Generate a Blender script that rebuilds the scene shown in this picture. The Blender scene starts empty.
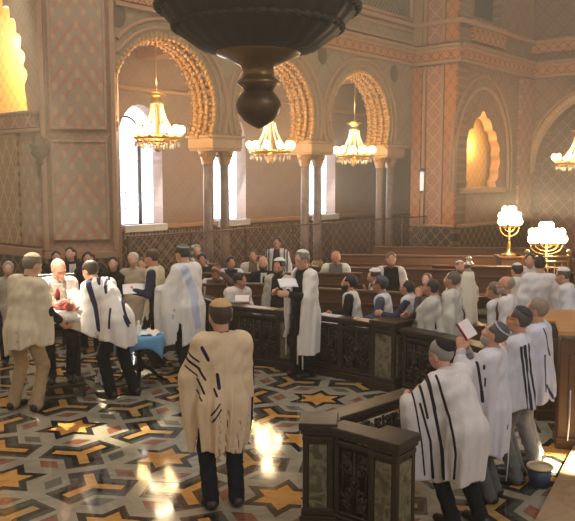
import bpy, bmesh, math, random
import numpy as np
from mathutils import Vector, Matrix
rnd = random.Random(7)
SC = bpy.context.scene
COL = SC.collection
PI = math.pi
# ---------------------------------------------------------------- camera model
FPX = 760.0
CAMZ = 2.75
TH = math.atan(81.5/FPX)
def ray(px, py):
    x = (px-287.5)/FPX; y = (260.5-py)/FPX
    return Vector((x, math.cos(TH)+y*math.sin(TH), -math.sin(TH)+y*math.cos(TH)))
def G(px, py, z=0.0):
    d = ray(px, py); t = (z-CAMZ)/d.z
    return Vector((d.x*t, d.y*t, z))
def P(px, py, Y):
    d = ray(px, py); t = Y/d.y
    return Vector((d.x*t, Y, CAMZ+d.z*t))
def PL(px, py, p0, u):
    """point on the vertical plane through p0 with horizontal direction u"""
    d = ray(px, py); n = Vector((-u[1], u[0], 0))
    t = (Vector((p0[0], p0[1], 0)).dot(n))/(d.x*n.x+d.y*n.y)
    q = Vector((d.x*t, d.y*t, CAMZ+d.z*t))
    s = (q.x-p0[0])*u[0]+(q.y-p0[1])*u[1]
    return s, q.z
# ---------------------------------------------------------------- materials
def lin(c):
    return tuple((v/255/12.92 if v/255 <= .04045 else ((v/255+.055)/1.055)**2.4) for v in c)+(1,)
MATS = {}
class NT:
    def __init__(s, name):
        s.m = bpy.data.materials.new(name); s.m.use_nodes = True
        s.t = s.m.node_tree; s.b = s.t.nodes['Principled BSDF']
    def n(s, typ, **kw):
        x = s.t.nodes.new(typ)
        for k, v in kw.items():
            if k.startswith('i_'):
                key = k[2:]; key = int(key) if key.isdigit() else key
                x.inputs[key].default_value = v
            else: setattr(x, k, v)
        return x
    def l(s, a, b): s.t.links.new(a, b)
    def math(s, op, a, b=None, c=None):
        x = s.t.nodes.new('ShaderNodeMath'); x.operation = op
        for i, v in enumerate((a, b, c)):
            if v is None: continue
            if hasattr(v, 'default_value'): s.l(v, x.inputs[i])
            else: x.inputs[i].default_value = v
        return x.outputs[0]
    def mix(s, f, a, b):
        x = s.t.nodes.new('ShaderNodeMix'); x.data_type = 'RGBA'
        for i, v in ((0, f), (6, a), (7, b)):
            if hasattr(v, 'default_value'): s.l(v, x.inputs[i])
            else: x.inputs[i].default_value = v
        return x.outputs[2]
    def coord(s):
        tc = s.n('ShaderNodeTexCoord'); sp = s.n('ShaderNodeSeparateXYZ')
        s.l(tc.outputs['Object'], sp.inputs[0]); return tc.outputs['Object'], sp.outputs
    def noise(s, vec, scale, detail=3):
        x = s.n('ShaderNodeTexNoise'); x.inputs['Scale'].default_value = scale; x.inputs['Detail'].default_value = detail
        s.l(vec, x.inputs['Vector']); return x.outputs['Fac']
    def bump(s, h, strength=.3, dist=.01):
        x = s.n('ShaderNodeBump'); x.inputs['Strength'].default_value = strength; x.inputs['Distance'].default_value = dist
        s.l(h, x.inputs['Height']); s.l(x.outputs[0], s.b.inputs['Normal'])
def plain(name, col, rough=.6, metal=0, var=.12, scale=6, bump=0, spec=None, emit=None, estr=0, sheen=0):
    key = (name,)
    if key in MATS: return MATS[key]
    t = NT(name); c = lin(col)
    v, _ = t.coord(); f = t.noise(v, scale)
    hi = tuple(min(1, x*(1+var)) for x in c[:3])+(1,); lo = tuple(x*(1-var) for x in c[:3])+(1,)
    t.l(t.mix(f, lo, hi), t.b.inputs['Base Color'])
    t.b.inputs['Roughness'].default_value = rough; t.b.inputs['Metallic'].default_value = metal
    if spec is not None: t.b.inputs['Specular IOR Level'].default_value = spec
    if bump: t.bump(t.noise(v, scale*6), bump)
    if emit:
        t.b.inputs['Emission Color'].default_value = lin(emit); t.b.inputs['Emission Strength'].default_value = estr
    MATS[key] = t.m; return t.m
def cloth(col, stripe=(25, 27, 45)):
    key = ('cloth', col, stripe)
    if key in MATS: return MATS[key]
    t = NT('woven_cloth'); c = lin(col); v, _ = t.coord()
    f = t.noise(v, 9)
    base = t.mix(f, tuple(x*.9 for x in c[:3])+(1,), c)
    a = t.n('ShaderNodeAttribute', attribute_name='stripe')
    g = t.math('GREATER_THAN', a.outputs['Fac'], 0.0)
    t.l(t.mix(g, base, lin(stripe)), t.b.inputs['Base Color'])
    t.b.inputs['Roughness'].default_value = .85; t.b.inputs['Specular IOR Level'].default_value = .2
    mp = t.n('ShaderNodeMapping'); mp.inputs['Scale'].default_value = (8, 8, 2.6); t.l(v, mp.inputs['Vector'])
    t.bump(t.math('ADD', t.noise(mp.outputs[0], 1.6, 3), t.math('MULTIPLY', t.noise(v, 70, 2), .08)), .42, .05)
    MATS[key] = t.m; return t.m
def wood(name, col, rough=.35, scale=3, axis=0):
    key = ('wood', name)
    if key in MATS: return MATS[key]
    t = NT(name); c = lin(col); v, _ = t.coord()
    mp = t.n('ShaderNodeMapping'); sc = [scale*6]*3; sc[axis] = scale*.5; mp.inputs['Scale'].default_value = sc
    t.l(v, mp.inputs['Vector']); f = t.noise(mp.outputs[0], 1.5, 5)
    t.l(t.mix(f, tuple(x*.6 for x in c[:3])+(1,), tuple(min(1, x*1.35) for x in c[:3])+(1,)), t.b.inputs['Base Color'])
    t.b.inputs['Roughness'].default_value = rough; t.bump(f, .12, .004)
    MATS[key] = t.m; return t.m
def marble(name, col, vein, rough=.2, scale=5, amt=.5):
    key = ('marble', name)
    if key in MATS: return MATS[key]
    t = NT(name); v, _ = t.coord()
    f1 = t.noise(v, scale, 6); w = t.n('ShaderNodeTexNoise'); w.inputs['Scale'].default_value = scale*.8
    w.inputs['Detail'].default_value = 8; w.inputs['Distortion'].default_value = 1.6; t.l(v, w.inputs['Vector'])
    f = t.math('SUBTRACT', 1.0, t.math('MULTIPLY', t.math('ABSOLUTE', t.math('SUBTRACT', w.outputs['Fac'], .5)), 9.0))
    f = t.math('MULTIPLY', t.math('MAXIMUM', f, 0.0), amt)
    c = lin(col); b = t.mix(f1, tuple(x*.7 for x in c[:3])+(1,), tuple(min(1, x*1.25) for x in c[:3])+(1,))
    t.l(t.mix(f, b, lin(vein)), t.b.inputs['Base Color'])
    t.l(t.math('ADD', t.math('MULTIPLY', f1, .18), rough-.06), t.b.inputs['Roughness'])
    MATS[key] = t.m; return t.m
def diaper(name, ground, fig, accent, sx=.5, sz=.5, rough=.7, metal=0, ax='X', az='Z', bump=.25, soft=.12, amt=.6):
    """stencilled all-over ornament: ogee lattice + rosettes, in the wall's own plane (ax, az)"""
    key = ('diaper', name)
    if key in MATS: return MATS[key]
    t = NT(name); v, o = t.coord()
    X = t.math('MULTIPLY', o[ax], 2*PI/sx); Z = t.math('MULTIPLY', o[az], 2*PI/sz)
    cx = t.math('COSINE', X); cz = t.math('COSINE', Z)
    lat = t.math('ABSOLUTE', t.math('ADD', cx, cz))
    prod = t.math('MULTIPLY', t.math('COSINE', t.math('MULTIPLY', X, 3.0)), t.math('COSINE', t.math('MULTIPLY', Z, 3.0)))
    def band(val, thr):
        r = t.n('ShaderNodeMapRange'); r.interpolation_type = 'SMOOTHSTEP'
        t.l(val, r.inputs[0]); r.inputs[1].default_value = thr-soft; r.inputs[2].default_value = thr+soft
        return r.outputs[0]
    f1 = t.math('MULTIPLY', t.math('SUBTRACT', 1.0, band(lat, .38)), amt)
    f2 = t.math('MULTIPLY', band(prod, .45), amt)
    n = t.noise(v, 2.2, 4); c = lin(ground)
    base = t.mix(n, tuple(x*.78 for x in c[:3])+(1,), tuple(min(1, x*1.15) for x in c[:3])+(1,))
    m1 = t.mix(f2, base, lin(accent)); t.l(t.mix(f1, m1, lin(fig)), t.b.inputs['Base Color'])
    t.b.inputs['Roughness'].default_value = rough; t.b.inputs['Metallic'].default_value = metal
    t.bump(t.math('ADD', f1, f2), bump, .02)
    MATS[key] = t.m; return t.m
def emis(name, col, s):
    key = ('em', name)
    if key in MATS: return MATS[key]
    t = NT(name); t.b.inputs['Base Color'].default_value = lin(col)
    t.b.inputs['Emission Color'].default_value = lin(col); t.b.inputs['Emission Strength'].default_value = s
    MATS[key] = t.m; return t.m
# ---------------------------------------------------------------- object helpers
def link(o, parent=None):
    COL.objects.link(o)
    if parent is not None: o.parent = parent
    return o
def tag(o, label=None, cat=None, group=None, kind=None):
    if label: o['label'] = label
    if cat: o['category'] = cat
    if group: o['group'] = group
    if kind: o['kind'] = kind
    return o
def empty(name, loc, rz=0.0):
    o = bpy.data.objects.new(name, None); o.empty_display_size = .1
    o.location = loc; o.rotation_euler = (0, 0, rz); return link(o)
def copy_tree(o, parent=None):
    c = o.copy(); link(c, parent)
    for ch in list(o.children): copy_tree(ch, c)
    return c
class MB:
    """collects shapes into one mesh"""
    def __init__(s): s.bm = bmesh.new(); s.mats = []
    def mi(s, m):
        if m is None: return 0
        if m not in s.mats: s.mats.append(m)
        return s.mats.index(m)
    def box(s, c, d, m=None, rz=0, bev=0, R=None):
        r = bmesh.ops.create_cube(s.bm, size=1.0)
        vs = r['verts']; M = Matrix.Translation(c) @ (R.to_4x4() if R else Matrix.Rotation(rz, 4, 'Z')) @ Matrix.Diagonal((d[0], d[1], d[2], 1))
        bmesh.ops.transform(s.bm, matrix=M, verts=vs)
        fs = set(f for v in vs for f in v.link_faces)
        if bev:
            es = list(set(e for v in vs for e in v.link_edges))
            q = bmesh.ops.bevel(s.bm, geom=es, offset=bev, segments=2, affect='EDGES', profile=.5)
            fs = set(q['faces']) | set(f for f in fs if f.is_valid)
        i = s.mi(m)
        for f in fs: f.material_index = i
        return s
    def lathe(s, prof, c=(0, 0, 0), n=24, m=None, R=None, lobes=0, amp=0):
        i = s.mi(m); rings = []
        for (r, z) in prof:
            ring = []
            for k in range(n):
                a = 2*PI*k/n; rr = r*(1+amp*math.cos(lobes*a)) if lobes else r
                p = Vector((rr*math.cos(a), rr*math.sin(a), z))
                if R: p = R @ p
                ring.append(s.bm.verts.new(p+Vector(c)))
            rings.append(ring)
        for a, b in zip(rings, rings[1:]):
            for k in range(n):
                f = s.bm.faces.new((a[k], a[(k+1) % n], b[(k+1) % n], b[k])); f.smooth = True; f.material_index = i
        for ring, rev in ((rings[0], True), (rings[-1], False)):
            f = s.bm.faces.new(ring[::-1] if rev else ring); f.material_index = i
        return s
    def tube(s, pts, r, n=8, m=None, closed=False):
        i = s.mi(m); pts = [Vector(p) for p in pts]; N = len(pts); rings = []
        up = Vector((0, 0, 1)); prev = None
        for k, p in enumerate(pts):
            if closed: t = pts[(k+1) % N]-pts[k-1]
            else: t = pts[min(k+1, N-1)]-pts[max(k-1, 0)]
            if t.length < 1e-9: t = Vector((0, 0, 1))
            t.normalize()
            a = prev if prev is not None else (Vector((1, 0, 0)) if abs(t.z) > .9 else up)
            x = (a - t*a.dot(t))
            if x.length < 1e-4: x = t.orthogonal()
            x.normalize(); y = t.cross(x); prev = x
            rr = r[k] if isinstance(r, (list, tuple)) else r
            rings.append([s.bm.verts.new(p+(x*math.cos(2*PI*j/n)+y*math.sin(2*PI*j/n))*rr) for j in range(n)])
        prs = list(zip(rings, rings[1:]))+([(rings[-1], rings[0])] if closed else [])
        for a, b in prs:
            for k in range(n):
                f = s.bm.faces.new((a[k], a[(k+1) % n], b[(k+1) % n], b[k])); f.smooth = True; f.material_index = i
        if not closed:
            for ring, rev in ((rings[0], True), (rings[-1], False)):
                f = s.bm.faces.new(ring[::-1] if rev else ring); f.material_index = i
        return s
    def ball(s, c, r, m=None, seg=12, R=None):
        q = bmesh.ops.create_uvsphere(s.bm, u_segments=seg, v_segments=max(6, seg*2//3), radius=1.0)
        rr = (r, r, r) if not isinstance(r, (tuple, list)) else r
        M = Matrix.Translation(c) @ (R.to_4x4() if R else Matrix.Identity(4)) @ Matrix.Diagonal((rr[0], rr[1], rr[2], 1))
        bmesh.ops.transform(s.bm, matrix=M, verts=q['verts']); i = s.mi(m)
        for f in set(f for v in q['verts'] for f in v.link_faces): f.smooth = True; f.material_index = i
        return s
    def poly(s, pts, m=None):
        f = s.bm.faces.new([s.bm.verts.new(p) for p in pts]); f.material_index = s.mi(m); return s
    def prism(s, pts, h, m=None):
        """vertical-extruded polygon: pts (x,y,z0), up by h"""
        i = s.mi(m); lo = [s.bm.verts.new(p) for p in pts]; hi = [s.bm.verts.new(Vector(p)+Vector((0, 0, h))) for p in pts]
        n = len(pts); fs = [s.bm.faces.new(lo[::-1]), s.bm.faces.new(hi)]
        for k in range(n): fs.append(s.bm.faces.new((lo[k], lo[(k+1) % n], hi[(k+1) % n], hi[k])))
        for f in fs: f.material_index = i
        return s
    def build(s, name, m=None, parent=None, recalc=True):
        if recalc: bmesh.ops.recalc_face_normals(s.bm, faces=s.bm.faces[:])
        me = bpy.data.meshes.new(name); s.bm.to_mesh(me); s.bm.free()
        for x in (s.mats or [m]):
            if x is not None: me.materials.append(x)
        return link(bpy.data.objects.new(name, me), parent)
def from_arrays(name, V, Q, m, parent=None, attr=None, smooth=True):
    me = bpy.data.meshes.new(name)
    nv, nq = len(V), len(Q)
    me.vertices.add(nv); me.vertices.foreach_set('co', np.ascontiguousarray(V, np.float32).ravel())
    me.loops.add(nq*4); me.loops.foreach_set('vertex_index', np.ascontiguousarray(Q, np.int32).ravel())
    me.polygons.add(nq); me.polygons.foreach_set('loop_start', np.arange(0, nq*4, 4, dtype=np.int32))
    me.polygons.foreach_set('use_smooth', np.full(nq, smooth))
    me.update(calc_edges=True)
    if attr is not None:
        a = me.attributes.new('stripe', 'FLOAT', 'POINT'); a.data.foreach_set('value', np.ascontiguousarray(attr, np.float32))
    me.materials.append(m); me.validate()
    return link(bpy.data.objects.new(name, me), parent)
# ---------------------------------------------------------------- continuous surfaces
def snets(D, o, h):
    nx, ny, nz = D.shape; S = D < 0
    cnt = np.zeros((nx-1, ny-1, nz-1), np.int8)
    cs = [(i, j, k) for i in (0, 1) for j in (0, 1) for k in (0, 1)]
    for i, j, k in cs: cnt += S[i:nx-1+i, j:ny-1+j, k:nz-1+k]
    mixd = (cnt > 0) & (cnt < 8); cells = np.argwhere(mixd)
    if len(cells) == 0: return np.zeros((0, 3)), np.zeros((0, 4), int)
    idx = np.full(mixd.shape, -1, np.int32); idx[mixd] = np.arange(len(cells))
    acc = np.zeros((len(cells), 3)); w = np.zeros(len(cells))
    cv = {c: D[cells[:, 0]+c[0], cells[:, 1]+c[1], cells[:, 2]+c[2]] for c in cs}
    for c in cs:
        for ax in range(3):
            if c[ax]: continue
            d = list(c); d[ax] = 1; d = tuple(d); a, b = cv[c], cv[d]; x = (a < 0) != (b < 0)
            t = np.where(x, a/np.where(x, a-b, 1), 0)
            p = np.tile(np.array(c, float), (len(cells), 1)); p[:, ax] = t
            acc[x] += p[x]; w += x
    V = (cells+acc/w[:, None])*h+np.array(o)
    Q = []
    for ax in range(3):
        b, c = (ax+1) % 3, (ax+2) % 3
        sl0 = [slice(None)]*3; sl1 = [slice(None)]*3; sl0[ax] = slice(0, -1); sl1[ax] = slice(1, None)
        s0, s1 = S[tuple(sl0)], S[tuple(sl1)]; e = np.argwhere(s0 != s1)
        ok = (e[:, b] > 0) & (e[:, c] > 0) & (e[:, b] < D.shape[b]-1) & (e[:, c] < D.shape[c]-1); e = e[ok]
        sg = s0[e[:, 0], e[:, 1], e[:, 2]]
        def q(db, dc):
            f = e.copy(); f[:, b] -= db; f[:, c] -= dc; return idx[f[:, 0], f[:, 1], f[:, 2]]
        qq = np.stack([q(1, 1), q(0, 1), q(0, 0), q(1, 0)], 1); qq[~sg] = qq[~sg][:, ::-1]; Q.append(qq)
    return V, np.concatenate(Q)
def rc(a, b, r1, r2=None): return ('c', np.array(a, float), np.array(b, float), r1, r1 if r2 is None else r2)
def el(c, r, R=None): return ('e', np.array(c, float), np.array(r, float), None if R is None else np.array(R, float))
def pbox(p):
    if p[0] == 'c':
        m = max(p[3], p[4]); return np.minimum(p[1], p[2])-m, np.maximum(p[1], p[2])+m
    m = p[2].max(); return p[1]-m, p[1]+m
def pdist(p, x, y, z):
    if p[0] == 'c':
        a, b = p[1], p[2]; ba = b-a; L = max(ba@ba, 1e-9); X, Y, Z = x-a[0], y-a[1], z-a[2]
        t = np.clip((X*ba[0]+Y*ba[1]+Z*ba[2])/L, 0, 1)
        return np.sqrt((X-t*ba[0])**2+(Y-t*ba[1])**2+(Z-t*ba[2])**2)-(p[3]+(p[4]-p[3])*t)
    c, r, R = p[1:]; X, Y, Z = x-c[0], y-c[1], z-c[2]
    if R is not None: X, Y, Z = (R[0, 0]*X+R[1, 0]*Y+R[2, 0]*Z, R[0, 1]*X+R[1, 1]*Y+R[2, 1]*Z, R[0, 2]*X+R[1, 2]*Y+R[2, 2]*Z)
    k0 = np.sqrt((X/r[0])**2+(Y/r[1])**2+(Z/r[2])**2); k1 = np.sqrt((X/r[0]**2)**2+(Y/r[1]**2)**2+(Z/r[2]**2)**2)
    return k0*(k0-1)/np.maximum(k1, 1e-6)
def smin(a, b, k):
    hh = np.maximum(k-np.abs(a-b), 0)/k
    return np.minimum(a, b)-hh*hh*k*.25
def field(prims, h, k=.03, pad=.03, inflate=0.0, lo=None, hi=None, full=False):
    if lo is None:
        bs = [pbox(p) for p in prims]; lo = np.min([b[0] for b in bs], 0)-pad-inflate; hi = np.max([b[1] for b in bs], 0)+pad+inflate
    n = np.ceil((hi-lo)/h).astype(int)+1
    ax = [(lo[i]+h*np.arange(n[i])).astype(np.float32) for i in range(3)]
    D = np.full(n, .2 if not full else 9.0, np.float32); mg = .05+inflate
    for p in prims:
        kk = k
        if len(p) and isinstance(p[-1], str): kk = .012
        if full: sl = (slice(None),)*3
        else:
            b0, b1 = pbox(p); i0 = np.maximum(((b0-mg-lo)/h).astype(int), 0); i1 = np.minimum(((b1+mg-lo)/h).astype(int)+2, n)
            sl = tuple(slice(i0[i], i1[i]) for i in range(3))
        d = pdist(p, ax[0][sl[0]][:, None, None], ax[1][sl[1]][None, :, None], ax[2][sl[2]][None, None, :]).astype(np.float32)
        D[sl] = smin(D[sl], d-inflate, kk)
    return D, lo, ax
def grids(ax): return ax[0][:, None, None], ax[1][None, :, None], ax[2][None, None, :]
WORLD = .48; EXPO = -0.1; HAZE = .0125
# ---------------------------------------------------------------- people
V3 = lambda *a: np.array(a, float)
def nrm(v): return v/max(np.linalg.norm(v), 1e-9)
def rot(yaw=0, pitch=0, roll=0):
    """yaw turns to the figure's right, pitch looks up, roll tilts to the right"""
    y, p, r = math.radians(-yaw), math.radians(pitch), math.radians(roll)
    return np.array((Matrix.Rotation(y, 3, 'Z') @ Matrix.Rotation(p, 3, 'X') @ Matrix.Rotation(r, 3, 'Y')))
def ik(a, c, l1, l2, pole):
    d = c-a; L = np.linalg.norm(d); mx = (l1+l2)*.995
    if L > mx: d = d/L*mx; c = a+d; L = mx
    u = d/L; x = (l1*l1-l2*l2+L*L)/(2*L); hh = math.sqrt(max(l1*l1-x*x, 0))
    q = pole-u*(pole@u); q = nrm(q); return a+u*x+q*hh, c
def skeleton(s=1.0, sit=None, lean=0, lean2=None, tilt=0, twist=0, head=(0, 0, 0), hands=None, poles=None, feet=None, chin=0, bend=0):
    K = {}; S = s
    lean2 = lean if lean2 is None else lean2
    a1, a2, tl = math.radians(lean), math.radians(lean2), math.radians(tilt)
    hz = (.93*S-bend) if sit is None else sit+.09*S
    hip = V3(0, 0, hz)
    u1 = nrm(V3(math.sin(tl)*.5, math.sin(a1), math.cos(a1))); u2 = nrm(V3(math.sin(tl), math.sin(a2), math.cos(a2)))
    tw = math.radians(twist); r = V3(math.cos(tw), -math.sin(tw), -math.sin(tl)*.6); r = nrm(r-u2*(r@u2)); f = np.cross(u2, r)
    waist = hip+u1*.13*S; chest = hip+u1*.29*S; sh = chest+u2*.19*S; nb = chest+u2*.225*S+f*.005
    R = rot(*head)
    Rt = np.stack([r, nrm(np.cross(V3(0, 0, 1), r)), V3(0, 0, 1)], 1); R = Rt @ R
    nd = nrm(u2+V3(0, 0, .8)+R[:, 2]*.6); nt = nb+nd*.075*S; hc = nt+R[:, 2]*.098*S+R[:, 1]*.018*S
    K.update(hip=hip, waist=waist, chest=chest, sh=sh, nb=nb, nt=nt, hc=hc, R=R, u2=u2, r=r, f=f, s=S)
    arms = []
    hands = hands or (None, None); poles = poles or (None, None)
    for i, sg in enumerate((-1, 1)):
        A = sh+r*sg*.178*S-u2*.015*S
        t = hands[i] or (.07, .07, -.50); tgt = A+(V3(r[0], r[1], 0)*sg*t[0]+nrm(V3(f[0], f[1], 0))*t[1]+V3(0, 0, t[2]))*S
        pole = V3(*poles[i]) if poles[i] else V3(sg*.30*r[0], -.6, -.6)
        E, W = ik(A, tgt, .285*S, .25*S, pole); arms.append((A, E, W))
    K['arms'] = arms; legs = []
    for i, sg in enumerate((-1, 1)):
        h = hip+V3(sg*.09*S, 0, -.03*S)
        if sit is None:
            ft = V3(*(feet[i] if feet else (sg*.11, 0, 0)))*V3(S, S, 1); ank = ft+V3(0, -.02, .085*S)
        else:
            ft = V3(sg*.12*S, .42*S, 0) if not feet else V3(*feet[i]); ank = ft+V3(0, -.02, .085*S)
        kn, ank = ik(h, ank, .43*S, .43*S, V3(sg*.15, 1, .1)); legs.append((h, kn, ank))
    K['legs'] = legs; return K
def hand_prims(E, W, side, S, curl, mn, palm):
    d = nrm(W-E); n = V3(*palm); n = n-d*(n@d); n = nrm(n); w = np.cross(d, n)*side  # towards the thumb
    m = lambda x: max(x*S, mn); out = [rc(W, W+d*.03*S, m(.023), m(.026))]
    out.append(el(W+d*.055*S, V3(m(.040), m(.052), m(.017)), np.stack([w, d, n], 1)))
    for j, (o, L) in enumerate(((.030, .070), (.010, .078), (-.011, .072), (-.031, .056))):
        b = W+d*.092*S+w*o*S; c1, c2 = math.radians(curl*.55), math.radians(curl*1.3)
        p1 = b+(d*math.cos(c1)+n*math.sin(c1))*L*.5*S; p2 = p1+(d*math.cos(c2)+n*math.sin(c2))*L*.5*S
        out += [rc(b-d*.02*S, p1, m(.0095), m(.0088)), rc(p1, p2, m(.0088), m(.0072))]
    tb = W+d*.03*S+w*.028*S; t1 = tb+(w*.6+d*.7+n*.25)*.04*S; t2 = t1+(d*.8+w*.15+n*.45)*.032*S
    return out+[rc(tb, t1, m(.013), m(.0115)), rc(t1, t2, m(.011), m(.009))]
def head_tf(K):
    R, c, s = K['R'], K['hc'], K['s']*K.get('hs', 1.0)
    T = lambda p: c+R @ (V3(*p)*s)
    E = lambda p, r: el(T(p), V3(*r)*s, R)
    C = lambda a, b, r1, r2=None: rc(T(a), T(b), r1*s, (r2 if r2 is not None else r1)*s)
    return T, E, C
def body_prims(K, mn, curl=(35, 35), palms=None, plump=1.0):
    S = K['s']; T, E, C = head_tf(K); p = []
    p += [E((0, -.012, .032), (.077, .097, .088)), E((0, .028, -.030), (.060, .066, .088)), E((0, .068, -.088), (.028, .024, .022)),
          C((-.034, .070, .030), (.034, .070, .030), .016), C((0, .088, .014), (0, .106, -.024), .0105, .0150),
          E((-.014, .098, -.030), (.010, .010, .009)), E((.014, .098, -.030), (.010, .010, .009)),
          E((0, .088, -.053), (.024, .010, .007)), E((0, .086, -.066), (.021, .010, .008)),
          E((-.047, .062, -.018), (.020, .020, .018)), E((.047, .062, -.018), (.020, .020, .018)),
          E((-.079, -.008, -.004), (.011, .020, .033)), E((.079, -.008, -.004), (.011, .020, .033))]
    p += [rc(K['nb']-K['u2']*.03*S, K['nt']+K['R'][:, 2]*.02*S, .060*S, .054*S)]
    rr = K['r']; Rt = np.stack([rr, K['f'], K['u2']], 1)
    p += [el(K['chest']+K['u2']*.05*S, V3(.165*plump, .112*plump, .19)*S, Rt), el(K['waist'], V3(.148*plump, .112*plump, .17)*S, Rt),
          el(K['hip'], V3(.165*plump, .122*plump, .12)*S), rc(K['sh']-rr*.13*S, K['sh']+rr*.13*S, .062*S)]
    palms = palms or (None, None)
    for i, (A, El, W) in enumerate(K['arms']):
        sg = (-1, 1)[i]
        p += [rc(A, El, .056*S, .042*S), rc(El, W, .042*S, .027*S)]
        pal = palms[i] or (-sg*.9, .25, -.1)
        p += hand_prims(El, W, sg if (i == 1) else 1*sg, S, curl[i], mn, pal)
    for i, (h, k, a) in enumerate(K['legs']):
        p += [rc(h, k, .083*S, .054*S), rc(k, a, .054*S, .038*S), rc(a+V3(0, 0, -.045*S), a+V3(0, .15*S, -.055*S), .034*S, .026*S)]
    return p
FP = {}
def mesh_sdf(name, D, lo, h, m, parent, attr=None):
    V, Q = snets(D, lo, h)
    if len(V) == 0: return None
    return from_arrays(name, V, Q, m, parent, attr(V) if attr else None)
def cut_leq(D, cond): np.maximum(D, cond.astype(np.float32), out=D)
def person(label, px=None, Y=None, feet_at=None, top=None, face=0, h=None, group=None, sit=None, pose=None, skin=(205, 155, 125), hair=('short', (40, 32, 28)),
           cap=None, beard=None, glasses=False, topc=(40, 40, 46), trousers=(35, 36, 42), shoes=(30, 26, 24), shawl=None, plump=1.0, collar=None,
           dress=None, curl=(40, 40), palms=None, tie=None, s=None, hs=1.0, strings=None, shirt_hem=None, rise=0.0):
    pose = dict(pose or {}); rz = -math.radians(face)
    K = skeleton(1.0, sit=(sit if sit is None else sit), **pose)
    loc = Vector((0, 0, 0))
    if feet_at is not None: loc = Vector((feet_at[0], feet_at[1], 0)); Y = loc.y
    if s is None:
        ztop = P(px if px else 287, top, Y).z-rise; nat = K['hc'][2]+.122
        if sit is None: s = ztop/nat
        else: s = (ztop-sit)/(nat-sit)
        s = min(max(s, .8), 1.12)
    K = skeleton(s, sit=sit, **pose); K['hs'] = hs
    ca, sa = math.cos(rz), math.sin(rz)
    if feet_at is None:
        hw = Vector((K['hc'][0]*ca-K['hc'][1]*sa, K['hc'][0]*sa+K['hc'][1]*ca, 0)); q = P(px, top, Y); loc = Vector((q.x-hw.x, Y-hw.y, 0))
    loc.z = rise
    if h is None: h = .011 if Y < 7.5 else (.0135 if Y < 10 else (.016 if Y < 12.6 else .02))
    mn = h*.72
    world = lambda V: np.stack([V[:, 0]*ca-V[:, 1]*sa+loc.x, V[:, 0]*sa+V[:, 1]*ca+loc.y, V[:, 2]+loc.z], 1)
    sm = plain('skin_%d_%d_%d' % skin, skin, .5, var=.06, scale=14)
    D, lo, ax = field(body_prims(K, mn, curl, palms, plump), h, .028)
    ob = mesh_sdf('person', D, lo, h, sm, None)
    ob.location = loc; ob.rotation_euler = (0, 0, rz); tag(ob, label, 'person', group)
    S = K['s']; T, E, C = head_tf(K); hh = min(h, .012); R = K['R']; hsx = S*hs
    def loc_head(ax):
        x, y, z = grids(ax); c = K['hc']
        return tuple((R[0, i]*(x-c[0])+R[1, i]*(y-c[1])+R[2, i]*(z-c[2]))/hsx for i in range(3))
    # eyes
    if Y < 15.5:
        em = plain('eye_dark', (38, 28, 24), .25, var=.02)
        for sg in (-1, 1):
            mb = MB(); mb.ball(T((sg*.031, .081, .012)), tuple(v*hsx for v in (.014, .010, .008)), em, 8, Matrix(R.tolist())); mb.build('eye', None, ob)
            if Y < 11: mb = MB(); mb.tube([T((sg*.046, .084, .034)), T((sg*.031, .092, .039)), T((sg*.014, .090, .035))], .0042*hsx, 5, plain('brow_%d_%d_%d' % tuple(hair[1]), hair[1], .8, var=.05)); mb.build('eyebrow', None, ob)
    # hair
    if hair[0] != 'bald':
        kind, hcol = hair; hm = plain('hair_%d_%d_%d' % hcol, hcol, .6, var=.25, scale=40)
        pr = [E((0, -.014, .034), (.077, .097, .088))]; inf = .012*S
        if kind in ('long', 'curly'):
            w = .016 if kind == 'long' else .036
            pr += [C((-.064, -.055, .02), (-.080, -.05, -.15), w+.008, w), C((.064, -.055, .02), (.080, -.05, -.15), w+.008, w), C((0, -.06, 0), (0, -.07, -.17), .065, .05)]
        if kind == 'full': inf = .020*S
        D, lo, ax = field(pr, hh, .03, .05, inf); X, Yh, Z = loc_head(ax)
        # hairline: forehead, temples, nape
        line = np.where(Z > .03, Yh-(.045+.35*(.1-Z)), Yh+.006-.22*(Z-.03)+.0*X)
        if kind == 'receding': line = np.where(Z > -.0, Yh+.02+.9*np.maximum(Z-.06, 0), Yh+.01)
        if kind == 'curly':
            D = D+.007*np.sin(X*95)*np.sin(Yh*90)*np.sin(Z*85)
        if kind in ('long', 'curly'): line = np.where(Z > .045, Yh-(.048+.2*(.1-Z)), Yh+.004+.0*X)
        cut_leq(D, line*hsx)
        if kind in ('short', 'full', 'receding'): cut_leq(D, (-.062-Z-.25*np.maximum(-Yh, 0))*hsx+0*X)
        mesh_sdf('hair', D, lo, hh, hm, ob)
    if beard:
        D, lo, ax = field([E((0, .028, -.036), (.064, .068, .092)), E((0, .074, -.090), (.034, .030, .034))], hh, .03, .03, .007*S); X, Yh, Z = loc_head(ax)
        cut_leq(D, (Z+.040+.35*np.minimum(.07-Yh, .06)*-1)*hsx+0*X); cut_leq(D, (-.01-Yh)*hsx+0*X+0*Z)
        mesh_sdf('beard', D, lo, hh, plain('beard_%d_%d_%d' % beard, beard, .75, var=.3, scale=60), ob)
    if glasses:
        mb = MB(); gm = plain('spectacle_frame', (35, 28, 25), .3, var=.02)
        for sg in (-1, 1):
            mb.tube([T((sg*.033+.021*math.cos(a), .104, .012+.016*math.sin(a))) for a in np.linspace(0, 2*PI, 12)[:-1]], max(.0022, h*.18)*S, 5, gm, True)
            mb.tube([T((sg*.054, .102, .014)), T((sg*.082, .0, .012))], max(.0022, h*.18)*S, 5, gm)
        mb.tube([T((-.012, .106, .014)), T((.012, .106, .014))], max(.0022, h*.18)*S, 5, gm); mb.build('glasses', None, ob)
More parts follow.
